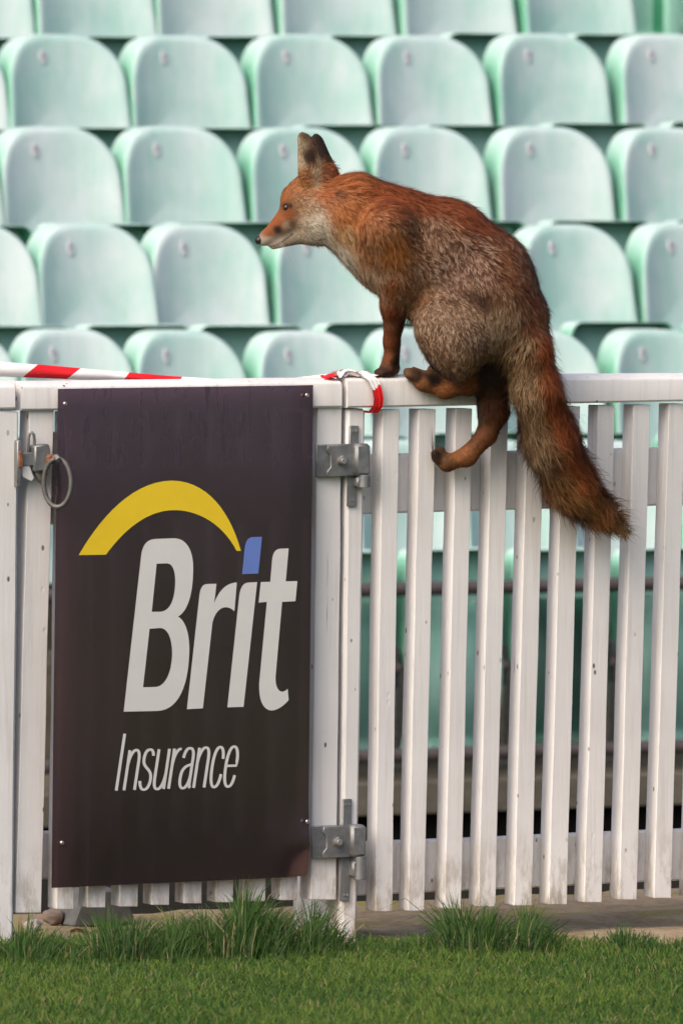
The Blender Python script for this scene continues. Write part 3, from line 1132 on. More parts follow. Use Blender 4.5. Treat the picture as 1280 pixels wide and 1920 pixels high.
G = glyph_strokes()
word = 'Insurance'
adv = sum(G[ch][0] for ch in word)
x0c, x1c = 350, 846.0
unit = (x1c - x0c) / adv
xh = 166.0
cur = 0.0
for ch in word:
    wch, strokes = G[ch]
    lm = None
    bm = bmesh.new()
    for si, st in enumerate(strokes):
        # denser where long so the strip bends cleanly
        L_ = []
        for (gx, gy) in st:
            X = x0c + (cur + gx) * unit
            Y = 1372 - gy * xh
            Xs = X + gy * xh * 0.15
            Ys = Y - (X - x0c) * 0.036
            L_.append((Xs, Ys))
        pts = [Vector(p) for p in L_]
        lw = 12.0
        prev = None
        for i, p in enumerate(pts):
            t = pts[min(i + 1, len(pts) - 1)] - pts[max(i - 1, 0)]
            t.normalize()
            nn = Vector((-t.y, t.x))
            hw = lw / 2 * (0.80 + 0.20 * abs(t.y))
            A, Bp = p + nn * hw, p - nn * hw
            va_ = bm.verts.new(fp(60 + A.x / 2.207, 860 + A.y / 2.207, LO + 0.0002 * si))
            vb2 = bm.verts.new(fp(60 + Bp.x / 2.207, 860 + Bp.y / 2.207, LO + 0.0002 * si))
            if prev:
                bm.faces.new([prev[0], va_, vb2, prev[1]])
            prev = (va_, vb2)
    cur += wch
    me = bpy.data.meshes.new('letter')
    bm.to_mesh(me); bm.free()
    bend_mesh(me)
    for p_ in me.polygons:
        if p_.normal.y > 0: p_.flip()
    link('letter', me, sign, M['white_print'])

# ------------------------------------------------------------------ barrier tape
tape = empty('barrier_tape', P0, PSI)
tag(tape, 'red and white striped barrier tape slung along the fence and knotted by the fox', 'tape')


def ribbon(name, top, bot, bounds, off_fn, first_red=False):
    """ribbon between two pixel polylines (functions of x); bounds: (x at lower edge, x at upper edge) of colour changes"""
    bm = bmesh.new()
    xs = bounds
    red = first_red
    rowsN = 7
    for bi in range(len(xs) - 1):
        n = 14
        gridv = []
        for i in range(n + 1):
            t = i / n
            xb = xs[bi][0] * (1 - t) + xs[bi + 1][0] * t
            xt = xs[bi][1] * (1 - t) + xs[bi + 1][1] * t
            cv = []
            for j in range(rowsN + 1):
                q = j / rowsN
                x = xb * (1 - q) + xt * q
                y = bot(x) * (1 - q) + top(x) * q
                cv.append(bm.verts.new(fp(x, y, off_fn(x, q))))
            gridv.append(cv)
        for i in range(n):
            for j in range(rowsN):
                f = bm.faces.new([gridv[i][j], gridv[i + 1][j], gridv[i + 1][j + 1], gridv[i][j + 1]])
                f.material_index = 1 if red else 0
        red = not red
    bmesh.ops.remove_doubles(bm, verts=bm.verts, dist=0.00005)
    return bm_obj(name, bm, [M['tape_white'], M['tape_red']], tape, 180)


lerp = lambda x, xs, ys: float(np.interp(x, xs, ys))
top_y = lambda x: lerp(x, [-160, 0, 80, 150, 240, 320, 420, 520, 620], [660, 678, 684, 690, 698, 705, 711, 712, 700])
bot_y = lambda x: lerp(x, [-160, 0, 80, 150, 240, 320, 420, 520, 620], [692, 706, 709, 712, 716, 722, 728, 726, 712])
ribbon('long_run', top_y, bot_y, [(-150, -130), (-70, -45), (43, 72), (126, 152), (230, 243), (330, 342), (430, 440), (530, 540), (618, 618)],
       lambda x, q: -0.088 + 0.010 * math.sin(q * 3.1) + 0.003 * math.sin(x * 0.05), True)


def wrap_band():
    """tape wound round the rail beside the post"""
    bm = bmesh.new()
    z_t = fp(700, 700, 0).z
    yf = -(RAIL_OFF + 0.006)
    yb = yf + RAIL_D + 0.012
    z_b = fp(700, 774, 0).z
    path = [(yb, z_t - 0.03), (yb, z_t + 0.002), (yb - 0.03, z_t + 0.007), (yf + 0.03, z_t + 0.002), (yf + 0.008, z_t - 0.003), (yf - 0.003, z_t - 0.012), (yf - 0.006, z_t - 0.03), (yf - 0.006, z_t - 0.05), (yf - 0.003, z_t - 0.068),
            (yf + 0.006, z_b), (yf + 0.04, z_b + 0.004), (yb - 0.01, z_b + 0.006), (yb + 0.002, z_t - 0.03)]
    s0 = [fp(x, 720, 0.01).x for x in (640, 655, 662, 668, 675, 682, 690, 694, 694, 686, 684, 660, 640)]
    s1 = [fp(x, 720, 0.01).x for x in (662, 672, 680, 688, 698, 704, 709, 713, 713, 708, 700, 682, 662)]
    P_ = []
    for i in range(len(path) - 1):
        for q in range(5):
            t = q / 5
            P_.append((path[i][0] * (1 - t) + path[i + 1][0] * t, path[i][1] * (1 - t) + path[i + 1][1] * t, s0[i] * (1 - t) + s0[i + 1] * t, s1[i] * (1 - t) + s1[i + 1] * t, (i + t)))
    M_ = 8
    g_ = []
    for (y, z, a_, b_, k_) in P_:
        rr = []
        for j in range(M_ + 1):
            q = j / M_
            w = 0.0035 * mnoise.noise(Vector((q * 7, k_ * 0.35, 0.7))) + 0.002 * math.sin(q * 17 + k_ * 0.3)
            rr.append(bm.verts.new((a_ + (b_ - a_) * q, y - (w if k_ > 4 else 0), z + (w if k_ <= 4 else 0))))
        g_.append(rr)
    for i in range(len(g_) - 1):
        for j in range(M_):
            f = bm.faces.new([g_[i][j], g_[i + 1][j], g_[i + 1][j + 1], g_[i][j + 1]])
            f.material_index = 1 if (P_[i][4] + j * 0.12 > 6.3 and P_[i][4] < 11) else 0
    return bm_obj('wound_loop', bm, [M['tape_white'], M['tape_red']], tape, 180)


wrap_band()


def crumple(name, x0, x1, ytop, seed, width, redfn, off0):
    bm = bmesh.new()
    n, m_ = 34, 8
    g_ = []
    for i in range(n + 1):
        t = i / n
        x = x0 + (x1 - x0) * t
        cv = []
        for j in range(m_ + 1):
            q = j / m_
            base = fp(x, ytop(t), off0)
            h = 0.006 * mnoise.noise(Vector((t * 9 + seed, q * 3, seed))) + 0.004 * math.sin(q * 6 + t * 11 + seed)
            cv.append(bm.verts.new((base.x + 0.006 * mnoise.noise(Vector((q * 4, t * 6, seed))), base.y + width * (q - 0.5), base.z + h)))
        g_.append(cv)
    for i in range(n):
        for j in range(m_):
            f = bm.faces.new([g_[i][j], g_[i + 1][j], g_[i + 1][j + 1], g_[i][j + 1]])
            f.material_index = 1 if redfn(i / n, j / m_) else 0
    return bm_obj(name, bm, [M['tape_white'], M['tape_red']], tape, 180)


crumple('knot', 606, 702, lambda t: 707 - 5 * math.sin(t * 3.1) - 3 * t, 1.7, 0.042, lambda t, q: t < 0.24 or (0.42 < t < 0.55 and q < 0.5), -0.022)
crumple('knot_fold', 630, 708, lambda t: 703 - 5 * math.sin(t * 5) + 4 * t, 5.1, 0.028, lambda t, q: t + 0.2 * q > 0.86, -0.012)

# ------------------------------------------------------------------ fox
PXM = 1.1e-3
fox_base = fp(724, 704, -0.02)
fox = empty('fox', f2w(fox_base), PSI)
tag(fox, 'red fox with bushy tail climbing over the white picket fence', 'fox')


def fx(px, py, off):
    return np.array(fp(px, py, off) - fox_base)


prims = []      # (a, b, ra, rb, yscale, k)


def cone(p, q, ra, rb, ys=1.0, k=0.018):
    prims.append((fx(*p), fx(*q), ra * PXM, rb * PXM, ys, k))


# trunk
cone((612, 392, -.062), (662, 400, -.04), 50, 70, 1.15)
cone((662, 400, -.04), (735, 445, -.012), 70, 90, 1.2)
cone((655, 440, -.045), (720, 500, -.02), 40, 46, 1.1)
cone((735, 445, -.012), (830, 477, .02), 90, 98, 1.2)
cone((830, 477, .02), (900, 535, .05), 98, 102, 1.15)
cone((900, 535, .05), (948, 592, .075), 102, 76, 1.1)
cone((745, 510, -.01), (800, 560, .02), 46, 52, 1.2)
cone((725, 430, .06), (752, 520, .045), 48, 34, 1.4)        # near shoulder
# thigh
cone((905, 588, .095), (852, 640, .118), 88, 54, 1.25, 0.030)
cone((852, 640, .118), (822, 612, .108), 54, 46, 1.2, 0.026)
cone((940, 640, .08), (915, 690, .07), 48, 36, 1.2)
# near hind leg: hock, foot lying along the rail
cone((850, 668, .12), (884, 716, .07), 36, 22, 1, 0.012)
cone((884, 716, .07), (835, 730, .046), 22, 16, 1, 0.010)
cone((835, 730, .046), (793, 718, .036), 16, 15, 1, 0.008)
cone((793, 718, .036), (773, 703, .028), 14, 12, 1, 0.006)
cone((776, 701, .030), (763, 697, .024), 10, 8, 1, 0.004)
cone((780, 708, .040), (766, 703, .036), 9, 7, 1, 0.003)
cone((790, 702, .020), (775, 694, .012), 9, 7, 1, 0.003)
cone((835, 716, .040), (810, 702, .030), 14, 11, 1, 0.008)
# other hind paw tucked behind, dark toes on the rail
cone((838, 700, .012), (812, 694, .002), 14, 12, 1, 0.006)
# far hind leg hanging on the pickets
cone((918, 690, .06), (925, 770, .050), 36, 26, 1, 0.014)
cone((925, 770, .050), (912, 815, .046), 26, 18, 1, 0.012)
cone((912, 815, .046), (875, 856, .040), 18, 17, 1, 0.008)
cone((875, 856, .040), (838, 868, .032), 17, 15, 1, 0.008)
cone((838, 868, .032), (822, 856, .024), 15, 14, 1, 0.006)
cone((822, 852, .022), (826, 845, .026), 12, 9, 1, 0.003)
cone((820, 862, .034), (814, 850, .036), 8, 7, 1, 0.003)
# near front leg
cone((740, 520, .035), (736, 575, .015), 32, 22, 1, 0.014)
cone((736, 575, .015), (733, 640, -.006), 20, 13.5, 1, 0.010)
cone((733, 640, -.006), (732, 676, -.014), 13.5, 13, 1, 0.008)
cone((732, 676, -.014), (722, 692, -.018), 14, 12, 1, 0.006)
cone((724, 694, -.012), (708, 699, -.012), 10, 8, 1, 0.003)
cone((730, 695, -.004), (716, 700, -.002), 9, 7, 1, 0.003)
cone((726, 694, -.026), (712, 699, -.028), 9, 7, 1, 0.003)
cone((740, 690, -.02), (736, 697, -.02), 9, 8, 1, 0.003)
# far front leg, hidden behind
cone((752, 530, -.05), (739, 610, -.055), 26, 15, 1, 0.014)
cone((739, 610, -.055), (737, 690, -.055), 14, 11, 1, 0.010)
cone((737, 692, -.055), (726, 699, -.055), 10, 8, 1, 0.006)
# head
HO = -0.080
cone((584, 386, HO), (600, 398, HO + .01), 44, 46, 1.1, 0.014)
cone((556, 374, HO - .006), (572, 360, HO), 31, 32, 1.15, 0.012)
cone((552, 404, HO - .010), (500, 445, HO - .032), 31, 13, 1.25, 0.010)
cone((500, 445, HO - .032), (492, 451, HO - .036), 13, 10, 1.1, 0.006)
cone((568, 436, HO - .006), (512, 461, HO - .028), 20, 7.5, 1.2, 0.005)
cone((596, 420, HO + .014), (590, 430, HO + .008), 34, 28, 1.1, 0.014)
# tail
cone((975, 600, .10), (988, 650, .125), 40, 36, 1, 0.018)
cone((988, 650, .125), (1004, 730, .125), 36, 40, 1, 0.016)
cone((1004, 730, .125), (1030, 820, .105), 40, 43, 1, 0.014)
cone((1030, 820, .105), (1068, 905, .085), 43, 38, 1, 0.014)
cone((1068, 905, .085), (1114, 956, .075), 38, 23, 1, 0.012)
cone((1114, 956, .075), (1168, 993, .068), 23, 3, 1, 0.010)

ears = [  # outer cup pieces, inner hollow
    ([((577, 338, HO + .024), (566, 257, HO + .028), 20, 9), ((601, 334, HO + .022), (577, 263, HO + .026), 17, 8)], ((585, 322, HO + .050), (571, 272, HO + .040), 17, 7)),
    ([((610, 332, HO - .036), (592, 260, HO - .048), 18, 9), ((620, 324, HO - .034), (598, 268, HO - .046), 12, 7)], ((580, 330, HO - .056), (578, 268, HO - .060), 12, 6)),
]
RES = 0.0032
allp = np.array([p for a in prims for p in (a[0], a[1])])
lo = allp.min(0) - 0.13
hi = allp.max(0) + 0.13
lo[2] -= 0.02
dims = np.ceil((hi - lo) / RES).astype(int) + 1
Fd = np.full(dims, 0.25, np.float32)
axs = [lo[i] + RES * np.arange(dims[i]) for i in range(3)]


def sub_box(pts, r):
    i0 = np.maximum(((pts.min(0) - r - lo) / RES).astype(int), 0)
    i1 = np.minimum(((pts.max(0) + r - lo) / RES).astype(int) + 2, dims)
    return tuple(slice(i0[k], i1[k]) for k in range(3))


def rc(sl_, a, b, ra, rb, ys):
    X = axs[0][sl_[0]][:, None, None] - a[0]
    Y = (axs[1][sl_[1]][None, :, None] - a[1]) * ys
    Z = axs[2][sl_[2]][None, None, :] - a[2]
    d = (b - a) * np.array([1, ys, 1])
    L2 = float(d @ d) + 1e-12
    t = np.clip((X * d[0] + Y * d[1] + Z * d[2]) / L2, 0, 1)
    return (np.sqrt((X - t * d[0]) ** 2 + (Y - t * d[1]) ** 2 + (Z - t * d[2]) ** 2) - (ra + (rb - ra) * t)).astype(np.float32)


for (a, b, ra, rb, ys, k) in prims:
    sl_ = sub_box(np.array([a, b]), max(ra, rb) + 0.045)
    d = rc(sl_, a, b, ra, rb, ys)
    f0 = Fd[sl_]
    h = np.maximum(k * 1.6 - np.abs(f0 - d), 0) / (k * 1.6)
    Fd[sl_] = np.minimum(f0, d) - h * h * k * 1.6 * 0.25
for (outs, i_) in ears:
    pts_e = np.array([fx(*p) for o_ in outs for p in (o_[0], o_[1])])
    sl_ = sub_box(pts_e, 0.05)
    d = None
    for o_ in outs:
        dd = rc(sl_, fx(*o_[0]), fx(*o_[1]), o_[2] * PXM, o_[3] * PXM, 1.7)
        if d is None:
            d = dd
        else:
            h = np.maximum(0.02 - np.abs(d - dd), 0) / 0.02
            d = np.minimum(d, dd) - h * h * 0.02 * 0.25
    di = rc(sl_, fx(*i_[0]), fx(*i_[1]), i_[2] * PXM, i_[3] * PXM, 1.2)
    d = np.maximum(d, -di)
    f0 = Fd[sl_]
    k = 0.008
    h = np.maximum(k - np.abs(f0 - d), 0) / k
    Fd[sl_] = np.minimum(f0, d) - h * h * k * 0.25


def surface_nets(Fv):
    nx, ny, nz = Fv.shape
    ins = Fv < 0
    c = [ins[i:nx - 1 + i, j:ny - 1 + j, k:nz - 1 + k] for i in (0, 1) for j in (0, 1) for k in (0, 1)]
    s = sum(x.astype(np.int8) for x in c)
    act = (s > 0) & (s < 8)
    I = np.argwhere(act)
    idx = np.full(act.shape, -1, np.int32)
    idx[act] = np.arange(len(I))
    acc = np.zeros((len(I), 3))
    cnt = np.zeros(len(I))
    corners = [(i, j, k) for i in (0, 1) for j in (0, 1) for k in (0, 1)]
    for a_ in corners:
        for ax in range(3):
            if a_[ax] == 0:
                b_ = list(a_); b_[ax] = 1
                fa = Fv[I[:, 0] + a_[0], I[:, 1] + a_[1], I[:, 2] + a_[2]]
                fb = Fv[I[:, 0] + b_[0], I[:, 1] + b_[1], I[:, 2] + b_[2]]
                m_ = (fa < 0) != (fb < 0)
                t = np.where(m_, fa / np.where(m_, fa - fb, 1), 0)
                p = np.array(a_, float)[None, :].repeat(len(I), 0)
                p[:, ax] += t
                acc += p * m_[:, None]
                cnt += m_
    V = lo + (I + acc / cnt[:, None]) * RES
    quads = []
    for ax in range(3):
        sl1 = [slice(None)] * 3; sl1[ax] = slice(0, -1)
        sl2 = [slice(None)] * 3; sl2[ax] = slice(1, None)
        A_, B_ = ins[tuple(sl1)], ins[tuple(sl2)]
        E = np.argwhere(A_ != B_)
        o1, o2 = [q for q in range(3) if q != ax]
        E = E[(E[:, o1] > 0) & (E[:, o2] > 0) & (E[:, o1] < idx.shape[o1]) & (E[:, o2] < idx.shape[o2])]

        def at(d1, d2):
            e = E.copy(); e[:, o1] += d1; e[:, o2] += d2
            return idx[e[:, 0], e[:, 1], e[:, 2]]
        q = np.stack([at(-1, -1), at(0, -1), at(0, 0), at(-1, 0)], 1)
        inside_a = A_[E[:, 0], E[:, 1], E[:, 2]]
        flip = inside_a if ax != 1 else ~inside_a
        q[~flip] = q[~flip][:, ::-1]
        quads.append(q)
    Q = np.concatenate(quads)
    return V, Q[(Q >= 0).all(1)]


FV, FQ = surface_nets(Fd)
# light smoothing
for _ in range(2):
    accs = np.zeros_like(FV); cn = np.zeros(len(FV))
    for a_, b_ in ((0, 1), (1, 2), (2, 3), (3, 0)):
        np.add.at(accs, FQ[:, a_], FV[FQ[:, b_]]); np.add.at(cn, FQ[:, a_], 1)
        np.add.at(accs, FQ[:, b_], FV[FQ[:, a_]]); np.add.at(cn, FQ[:, b_], 1)
    FV = FV * 0.5 + 0.5 * accs / np.maximum(cn, 1)[:, None]
v0, v1, v2, v3 = (FV[FQ[:, i]] for i in range(4))
fn = np.cross(v2 - v0, v3 - v1)
farea = np.linalg.norm(fn, axis=1) * 0.5
FN = np.zeros_like(FV)
for i in range(4):
    np.add.at(FN, FQ[:, i], fn)
FN /= np.linalg.norm(FN, axis=1)[:, None] + 1e-12
# make sure they point outward: sample the field gradient
g_test = (FV + FN * 0.006 - lo) / RES
gi = np.clip(g_test.round().astype(int), 0, dims - 1)
if np.median(Fd[gi[:, 0], gi[:, 1], gi[:, 2]]) < 0:
    FN = -FN
    FQ = FQ[:, ::-1]

def surf_hit(px, py):
    """nearest surface point of the body along the photo ray, in the fox frame"""
    d_ = ray(px, py).normalized()
    o_l = np.array(w2f(CO) - fox_base)
    d_l = np.array((d_.dot(U), -d_.dot(N), d_.z))
    rel = FV - o_l
    t = rel @ d_l
    dist = np.linalg.norm(rel - t[:, None] * d_l, axis=1)
    ok = dist < 0.004
    if not ok.any(): return None, None
    i = np.where(ok)[0][np.argmin(t[ok])]
    return FV[i], FN[i]


# ---- coat: colour, flow and length control points  (px, py, off, radius px, root colour, tip colour, pale tip share, flow dx, dy, length mm, lift)
CP = []


def cp(px, py, off, r, base, tip, share, fdx, fdy, ln, lift=0.35):
    def soft(c):
        c = lin(*c)
        g_ = 0.3 * c[0] + 0.55 * c[1] + 0.15 * c[2]
        return tuple((0.88 * x_ + 0.12 * g_) * t_ for x_, t_ in zip(c, (0.90, 0.89, 0.80)))
    p_, _n = surf_hit(px, py)
    if p_ is None: p_ = fx(px, py, off)
    CP.append((*p_, r * PXM, *soft(base), *soft(tip), share, fdx, fdy, ln, lift))


OR = (160, 86, 36); ORd = (132, 62, 24); ORl = (194, 122, 64)
GRZ = (100, 62, 42); GRZl = (214, 180, 160); DK = (58, 36, 26); BLK = (26, 20, 18); PALE = (204, 186, 170); RUST = (120, 58, 26)
# head
cp(500, 434, HO, 12, (150, 78, 34), (184, 112, 64), .4, 1, -.7, 4, .2)
cp(516, 410, HO, 16, (154, 80, 34), (186, 114, 64), .4, .8, -.8, 5, .25)
cp(530, 372, HO, 14, (146, 82, 38), (190, 126, 76), .45, .5, -1, 7, .3)
cp(540, 345, HO, 18, (150, 86, 40), (196, 134, 80), .45, .6, -.9, 9, .35)
cp(566, 345, HO, 20, (146, 86, 42), (200, 138, 84), .5, .7, -.8, 10, .35)
cp(590, 345, HO + .03, 12, (166, 128, 92), (214, 188, 158), .6, .8, -.6, 10, .35)
cp(533, 388, HO + .02, 8.5, (30, 20, 16), (48, 32, 25), .1, .4, -1, 3, .2)
cp(541, 386, HO + .02, 5, (54, 34, 24), (84, 56, 40), .2, 1, .1, 3, .2)
cp(538, 402, HO + .02, 12, (140, 74, 32), (176, 110, 66), .4, .9, -.3, 5, .25)
cp(556, 385, HO + .03, 12, (128, 84, 52), (204, 164, 126), .6, 1, 0, 8, .3)
cp(572, 396, HO + .03, 16, (132, 94, 66), (216, 188, 160), .65, 1, .2, 11, .35)
cp(504, 455, HO, 12, (196, 178, 166), (224, 210, 200), .6, 1, -.3, 3, .15)
cp(521, 452, HO, 9, (190, 172, 158), (220, 206, 194), .6, 1, -.2, 3.5, .15)
cp(536, 427, HO + .02, 8, (166, 136, 116), (206, 182, 164), .6, 1, -.2, 5, .2)
cp(520, 433, HO, 9, (56, 36, 26), (84, 58, 44), .2, 1, -.3, 3, .15)
cp(549, 424, HO + .03, 8, (110, 84, 64), (170, 142, 118), .5, 1, 0, 6, .25)
cp(540, 455, HO, 11, (156, 138, 124), (204, 188, 174), .6, 1, .1, 5, .2)
cp(562, 446, HO, 14, (148, 130, 116), (206, 190, 176), .6, 1, .2, 7, .25)
cp(584, 414, HO + .04, 20, (190, 172, 156), (245, 236, 226), .8, 1, .35, 15, .4)
cp(596, 444, HO + .02, 22, (196, 180, 168), (245, 238, 230), .8, 1, .5, 16, .4)
cp(560, 428, HO + .03, 12, (150, 124, 104), (214, 194, 176), .65, 1, .3, 9, .3)
cp(616, 352, HO, 26, OR, ORl, .3, 1, 0, 15, .35)
cp(628, 360, HO + .05, 8, (56, 32, 20), (90, 54, 32), .2, 1, .1, 13, .3)
cp(640, 366, HO + .05, 6, (60, 34, 20), (96, 58, 34), .2, 1, .1, 13, .3)
cp(616, 318, HO, 16, (150, 80, 34), ORl, .35, 1, .1, 13, .35)
# ears
cp(560, 272, HO + .03, 13, (148, 126, 102), (190, 168, 144), .55, -.1, -1, 5, .35)
cp(572, 252, HO + .03, 9, (100, 76, 58), (140, 116, 92), .5, -.1, -1, 4, .3)
cp(586, 296, HO + .03, 13, (66, 44, 38), (104, 80, 68), .35, -.1, -1, 4, .3)
cp(558, 308, HO + .03, 13, (156, 130, 104), (208, 186, 162), .6, -.1, -1, 7, .35)
cp(602, 304, HO + .03, 9, (150, 124, 96), (194, 170, 142), .55, 0, -1, 6, .35)
cp(592, 326, HO + .03, 10, (160, 132, 102), (206, 184, 156), .6, .1, -1, 8, .35)
cp(597, 262, HO - .045, 15, (44, 33, 30), (72, 55, 50), .3, .1, -1, 4, .3)
cp(612, 284, HO - .045, 16, (48, 36, 32), (76, 58, 52), .3, .2, -1, 4, .3)
cp(618, 300, HO - .045, 10, (70, 46, 34), (100, 70, 52), .3, .2, -1, 6, .3)
# neck and chest
cp(660, 330, -.04, 40, OR, ORl, .25, 1, .25, 20)
cp(650, 390, .02, 34, (166, 92, 38), (206, 140, 80), .4, 1, .4, 20)
cp(640, 440, .0, 24, (178, 130, 84), (218, 186, 150), .5, .9, .6, 18)
cp(634, 476, -.03, 26, (196, 182, 170), (244, 236, 228), .7, .8, .7, 18)
cp(690, 470, .03, 34, (142, 84, 44), (206, 160, 122), .5, .6, .9, 20)
cp(700, 520, .0, 28, (150, 116, 88), (216, 190, 168), .6, .6, .9, 18)
cp(720, 370, .03, 34, (140, 66, 26), (184, 104, 52), .3, 1, .45, 20)
cp(730, 330, -.03, 40, (164, 80, 28), ORl, .25, 1, .35, 22)
# shoulder and near forequarter
cp(745, 470, .07, 26, (170, 98, 40), (206, 142, 84), .4, .5, 1, 18)
cp(730, 540, .06, 20, (130, 72, 36), (176, 112, 66), .35, .2, 1, 12)
# back and side
cp(800, 370, .02, 40, (136, 66, 28), (188, 112, 62), .3, 1, .55, 24)
cp(880, 400, .03, 40, (140, 68, 30), (186, 112, 64), .3, 1, .75, 24)
cp(800, 440, .12, 44, GRZ, (198, 160, 132), .5, .8, .7, 19, .5)
cp(830, 500, .13, 44, (92, 58, 42), GRZl, .55, .6, .8, 18, .55)
cp(890, 480, .13, 48, (98, 60, 42), GRZl, .5, .7, .8, 19, .55)
cp(950, 490, .10, 40, (116, 66, 38), (192, 142, 108), .4, .6, 1, 22, .4)
cp(1000, 550, .10, 40, (112, 60, 34), (190, 140, 106), .4, .4, 1, 22, .4)
cp(780, 560, .09, 34, (128, 86, 56), (208, 174, 142), .5, .5, .8, 17, .4)
# crease above the thigh, its shade put into the fur colour
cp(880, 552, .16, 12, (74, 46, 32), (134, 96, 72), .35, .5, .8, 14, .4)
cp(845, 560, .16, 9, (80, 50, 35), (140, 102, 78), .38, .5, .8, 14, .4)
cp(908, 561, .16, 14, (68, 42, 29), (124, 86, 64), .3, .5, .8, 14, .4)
# thigh
cp(830, 600, .19, 34, (112, 78, 56), (206, 176, 154), .55, .35, 1, 15, .4)
cp(880, 630, .2, 40, (100, 68, 48), (204, 174, 150), .55, .35, 1, 15, .4)
cp(820, 655, .18, 28, (106, 74, 54), (196, 166, 142), .5, .3, 1, 13, .4)
cp(880, 680, .16, 26, (112, 78, 50), (186, 152, 118), .5, .4, .9, 12)
cp(945, 610, .16, 34, (126, 92, 66), (206, 176, 146), .6, .1, 1, 20)
cp(1030, 578, .1, 10, (120, 66, 36), (190, 140, 106), .4, .8, .6, 24, .5)
cp(1010, 600, .13, 30, (118, 62, 34), (190, 140, 104), .4, .2, 1, 24)
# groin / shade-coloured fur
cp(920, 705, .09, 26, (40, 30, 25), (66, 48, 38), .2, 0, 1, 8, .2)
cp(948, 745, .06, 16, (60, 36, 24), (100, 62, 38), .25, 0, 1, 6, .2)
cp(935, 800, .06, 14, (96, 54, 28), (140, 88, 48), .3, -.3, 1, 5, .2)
# near hind foot
cp(880, 725, .09, 18, (124, 66, 30), (158, 92, 48), .3, -1, .2, 8.5, 0.32)
cp(830, 738, .07, 16, (146, 84, 40), (178, 116, 66), .3, -1, 0, 6.8, 0.32)
cp(792, 726, .05, 10, (130, 80, 46), (160, 106, 66), .3, -1, -.5, 5.1, 0.32)
cp(818, 712, .06, 12, BLK, (44, 32, 26), .2, -1, -.1, 5.1, 0.32)
cp(782, 702, .05, 9, (62, 42, 32), (100, 72, 54), .3, -1, -.3, 5.1, 0.32)
cp(815, 694, .01, 12, (36, 26, 22), (58, 42, 34), .2, -1, -.3, 5.1, 0.32)
cp(765, 698, .03, 7, (104, 70, 48), (140, 100, 74), .3, -1, -.3, 4.25, 0.32)
# far hind leg
cp(925, 770, .08, 24, (74, 40, 24), (112, 66, 38), .25, -.1, 1, 11.9, 0.32)
cp(895, 770, .06, 14, (76, 62, 54), (120, 100, 86), .3, -.1, 1, 10.2, 0.32)
cp(905, 820, .07, 16, (110, 62, 30), (150, 94, 50), .3, -.5, 1, 8.5, 0.32)
cp(870, 860, .06, 16, (136, 80, 38), (172, 112, 62), .3, -1, .3, 6.8, 0.32)
cp(838, 870, .05, 10, (104, 66, 38), (140, 96, 60), .3, -1, 0, 5.1, 0.32)
cp(822, 852, .03, 11, (52, 36, 28), (84, 60, 46), .2, -.5, -.8, 5.1, 0.32)
# front leg
cp(735, 590, .05, 18, (100, 46, 20), (138, 74, 38), .25, 0, 1, 11.9, 0.32)
cp(733, 640, .02, 14, (104, 50, 22), (138, 78, 42), .25, 0, 1, 8.5, 0.32)
cp(728, 670, .0, 9, (126, 66, 30), (150, 88, 48), .25, 0, 1, 6.8, 0.32)
cp(742, 674, .0, 8, (44, 28, 22), (70, 46, 36), .2, 0, 1, 6.8, 0.32)
cp(720, 697, .0, 10, (60, 38, 28), (96, 64, 48), .2, -1, .2, 5.1, 0.32)
# tail
cp(972, 650, .14, 30, (108, 78, 52), (200, 168, 134), .5, 0.05, 1, 28, .6)
cp(978, 700, .14, 30, (108, 78, 52), (200, 168, 134), .5, 0.08, 1, 31, .6)
cp(984, 750, .14, 30, (108, 78, 52), (200, 168, 134), .5, 0.12, 1, 34, .6)
cp(994, 800, .14, 30, (108, 78, 52), (200, 168, 134), .5, 0.2, 1, 36, .6)
cp(1008, 850, .14, 30, (108, 78, 52), (200, 168, 134), .5, 0.3, 1, 38, .6)
cp(1028, 650, .12, 30, (142, 66, 24), (188, 108, 50), .35, 0.2, 1, 28, .55)
cp(1038, 700, .12, 30, (142, 66, 24), (188, 108, 50), .35, 0.25, 1, 30, .55)
cp(1046, 750, .12, 30, (142, 66, 24), (188, 108, 50), .35, 0.3, 1, 32, .55)
cp(1060, 800, .12, 30, (142, 66, 24), (188, 108, 50), .35, 0.38, 1, 34, .55)
cp(1078, 850, .12, 30, (142, 66, 24), (188, 108, 50), .35, 0.48, 1, 36, .55)
cp(1035, 900, .11, 28, (118, 76, 42), (196, 152, 100), .45, .45, 1, 40, .65)
cp(1098, 895, .10, 28, (140, 70, 28), (192, 120, 58), .4, .6, 1, 40, .6)
cp(1080, 945, .09, 26, (126, 80, 40), (204, 152, 90), .5, .7, .9, 44, .65)
cp(1125, 935, .09, 26, (136, 78, 34), (198, 136, 72), .45, .75, .85, 44, .6)
cp(1150, 980, .08, 24, (132, 86, 44), (210, 158, 94), .5, 1, .65, 46, .5)
cp(1176, 997, .07, 14, (96, 66, 40), (190, 146, 96), .4, 1, .5, 40, .3)
CPa = np.array(CP)
e_r = np.array(CR @ Vector((1, 0, 0)))
e_d = np.array((0.0, 0.0, -1.0))
rz = np.array(Matrix.Rotation(-PSI, 3, 'Z'))
loc_r = rz @ np.array((1.0, 0, 0))                        # image-right in the fox frame
loc_d = np.array((0, 0, -1.0))


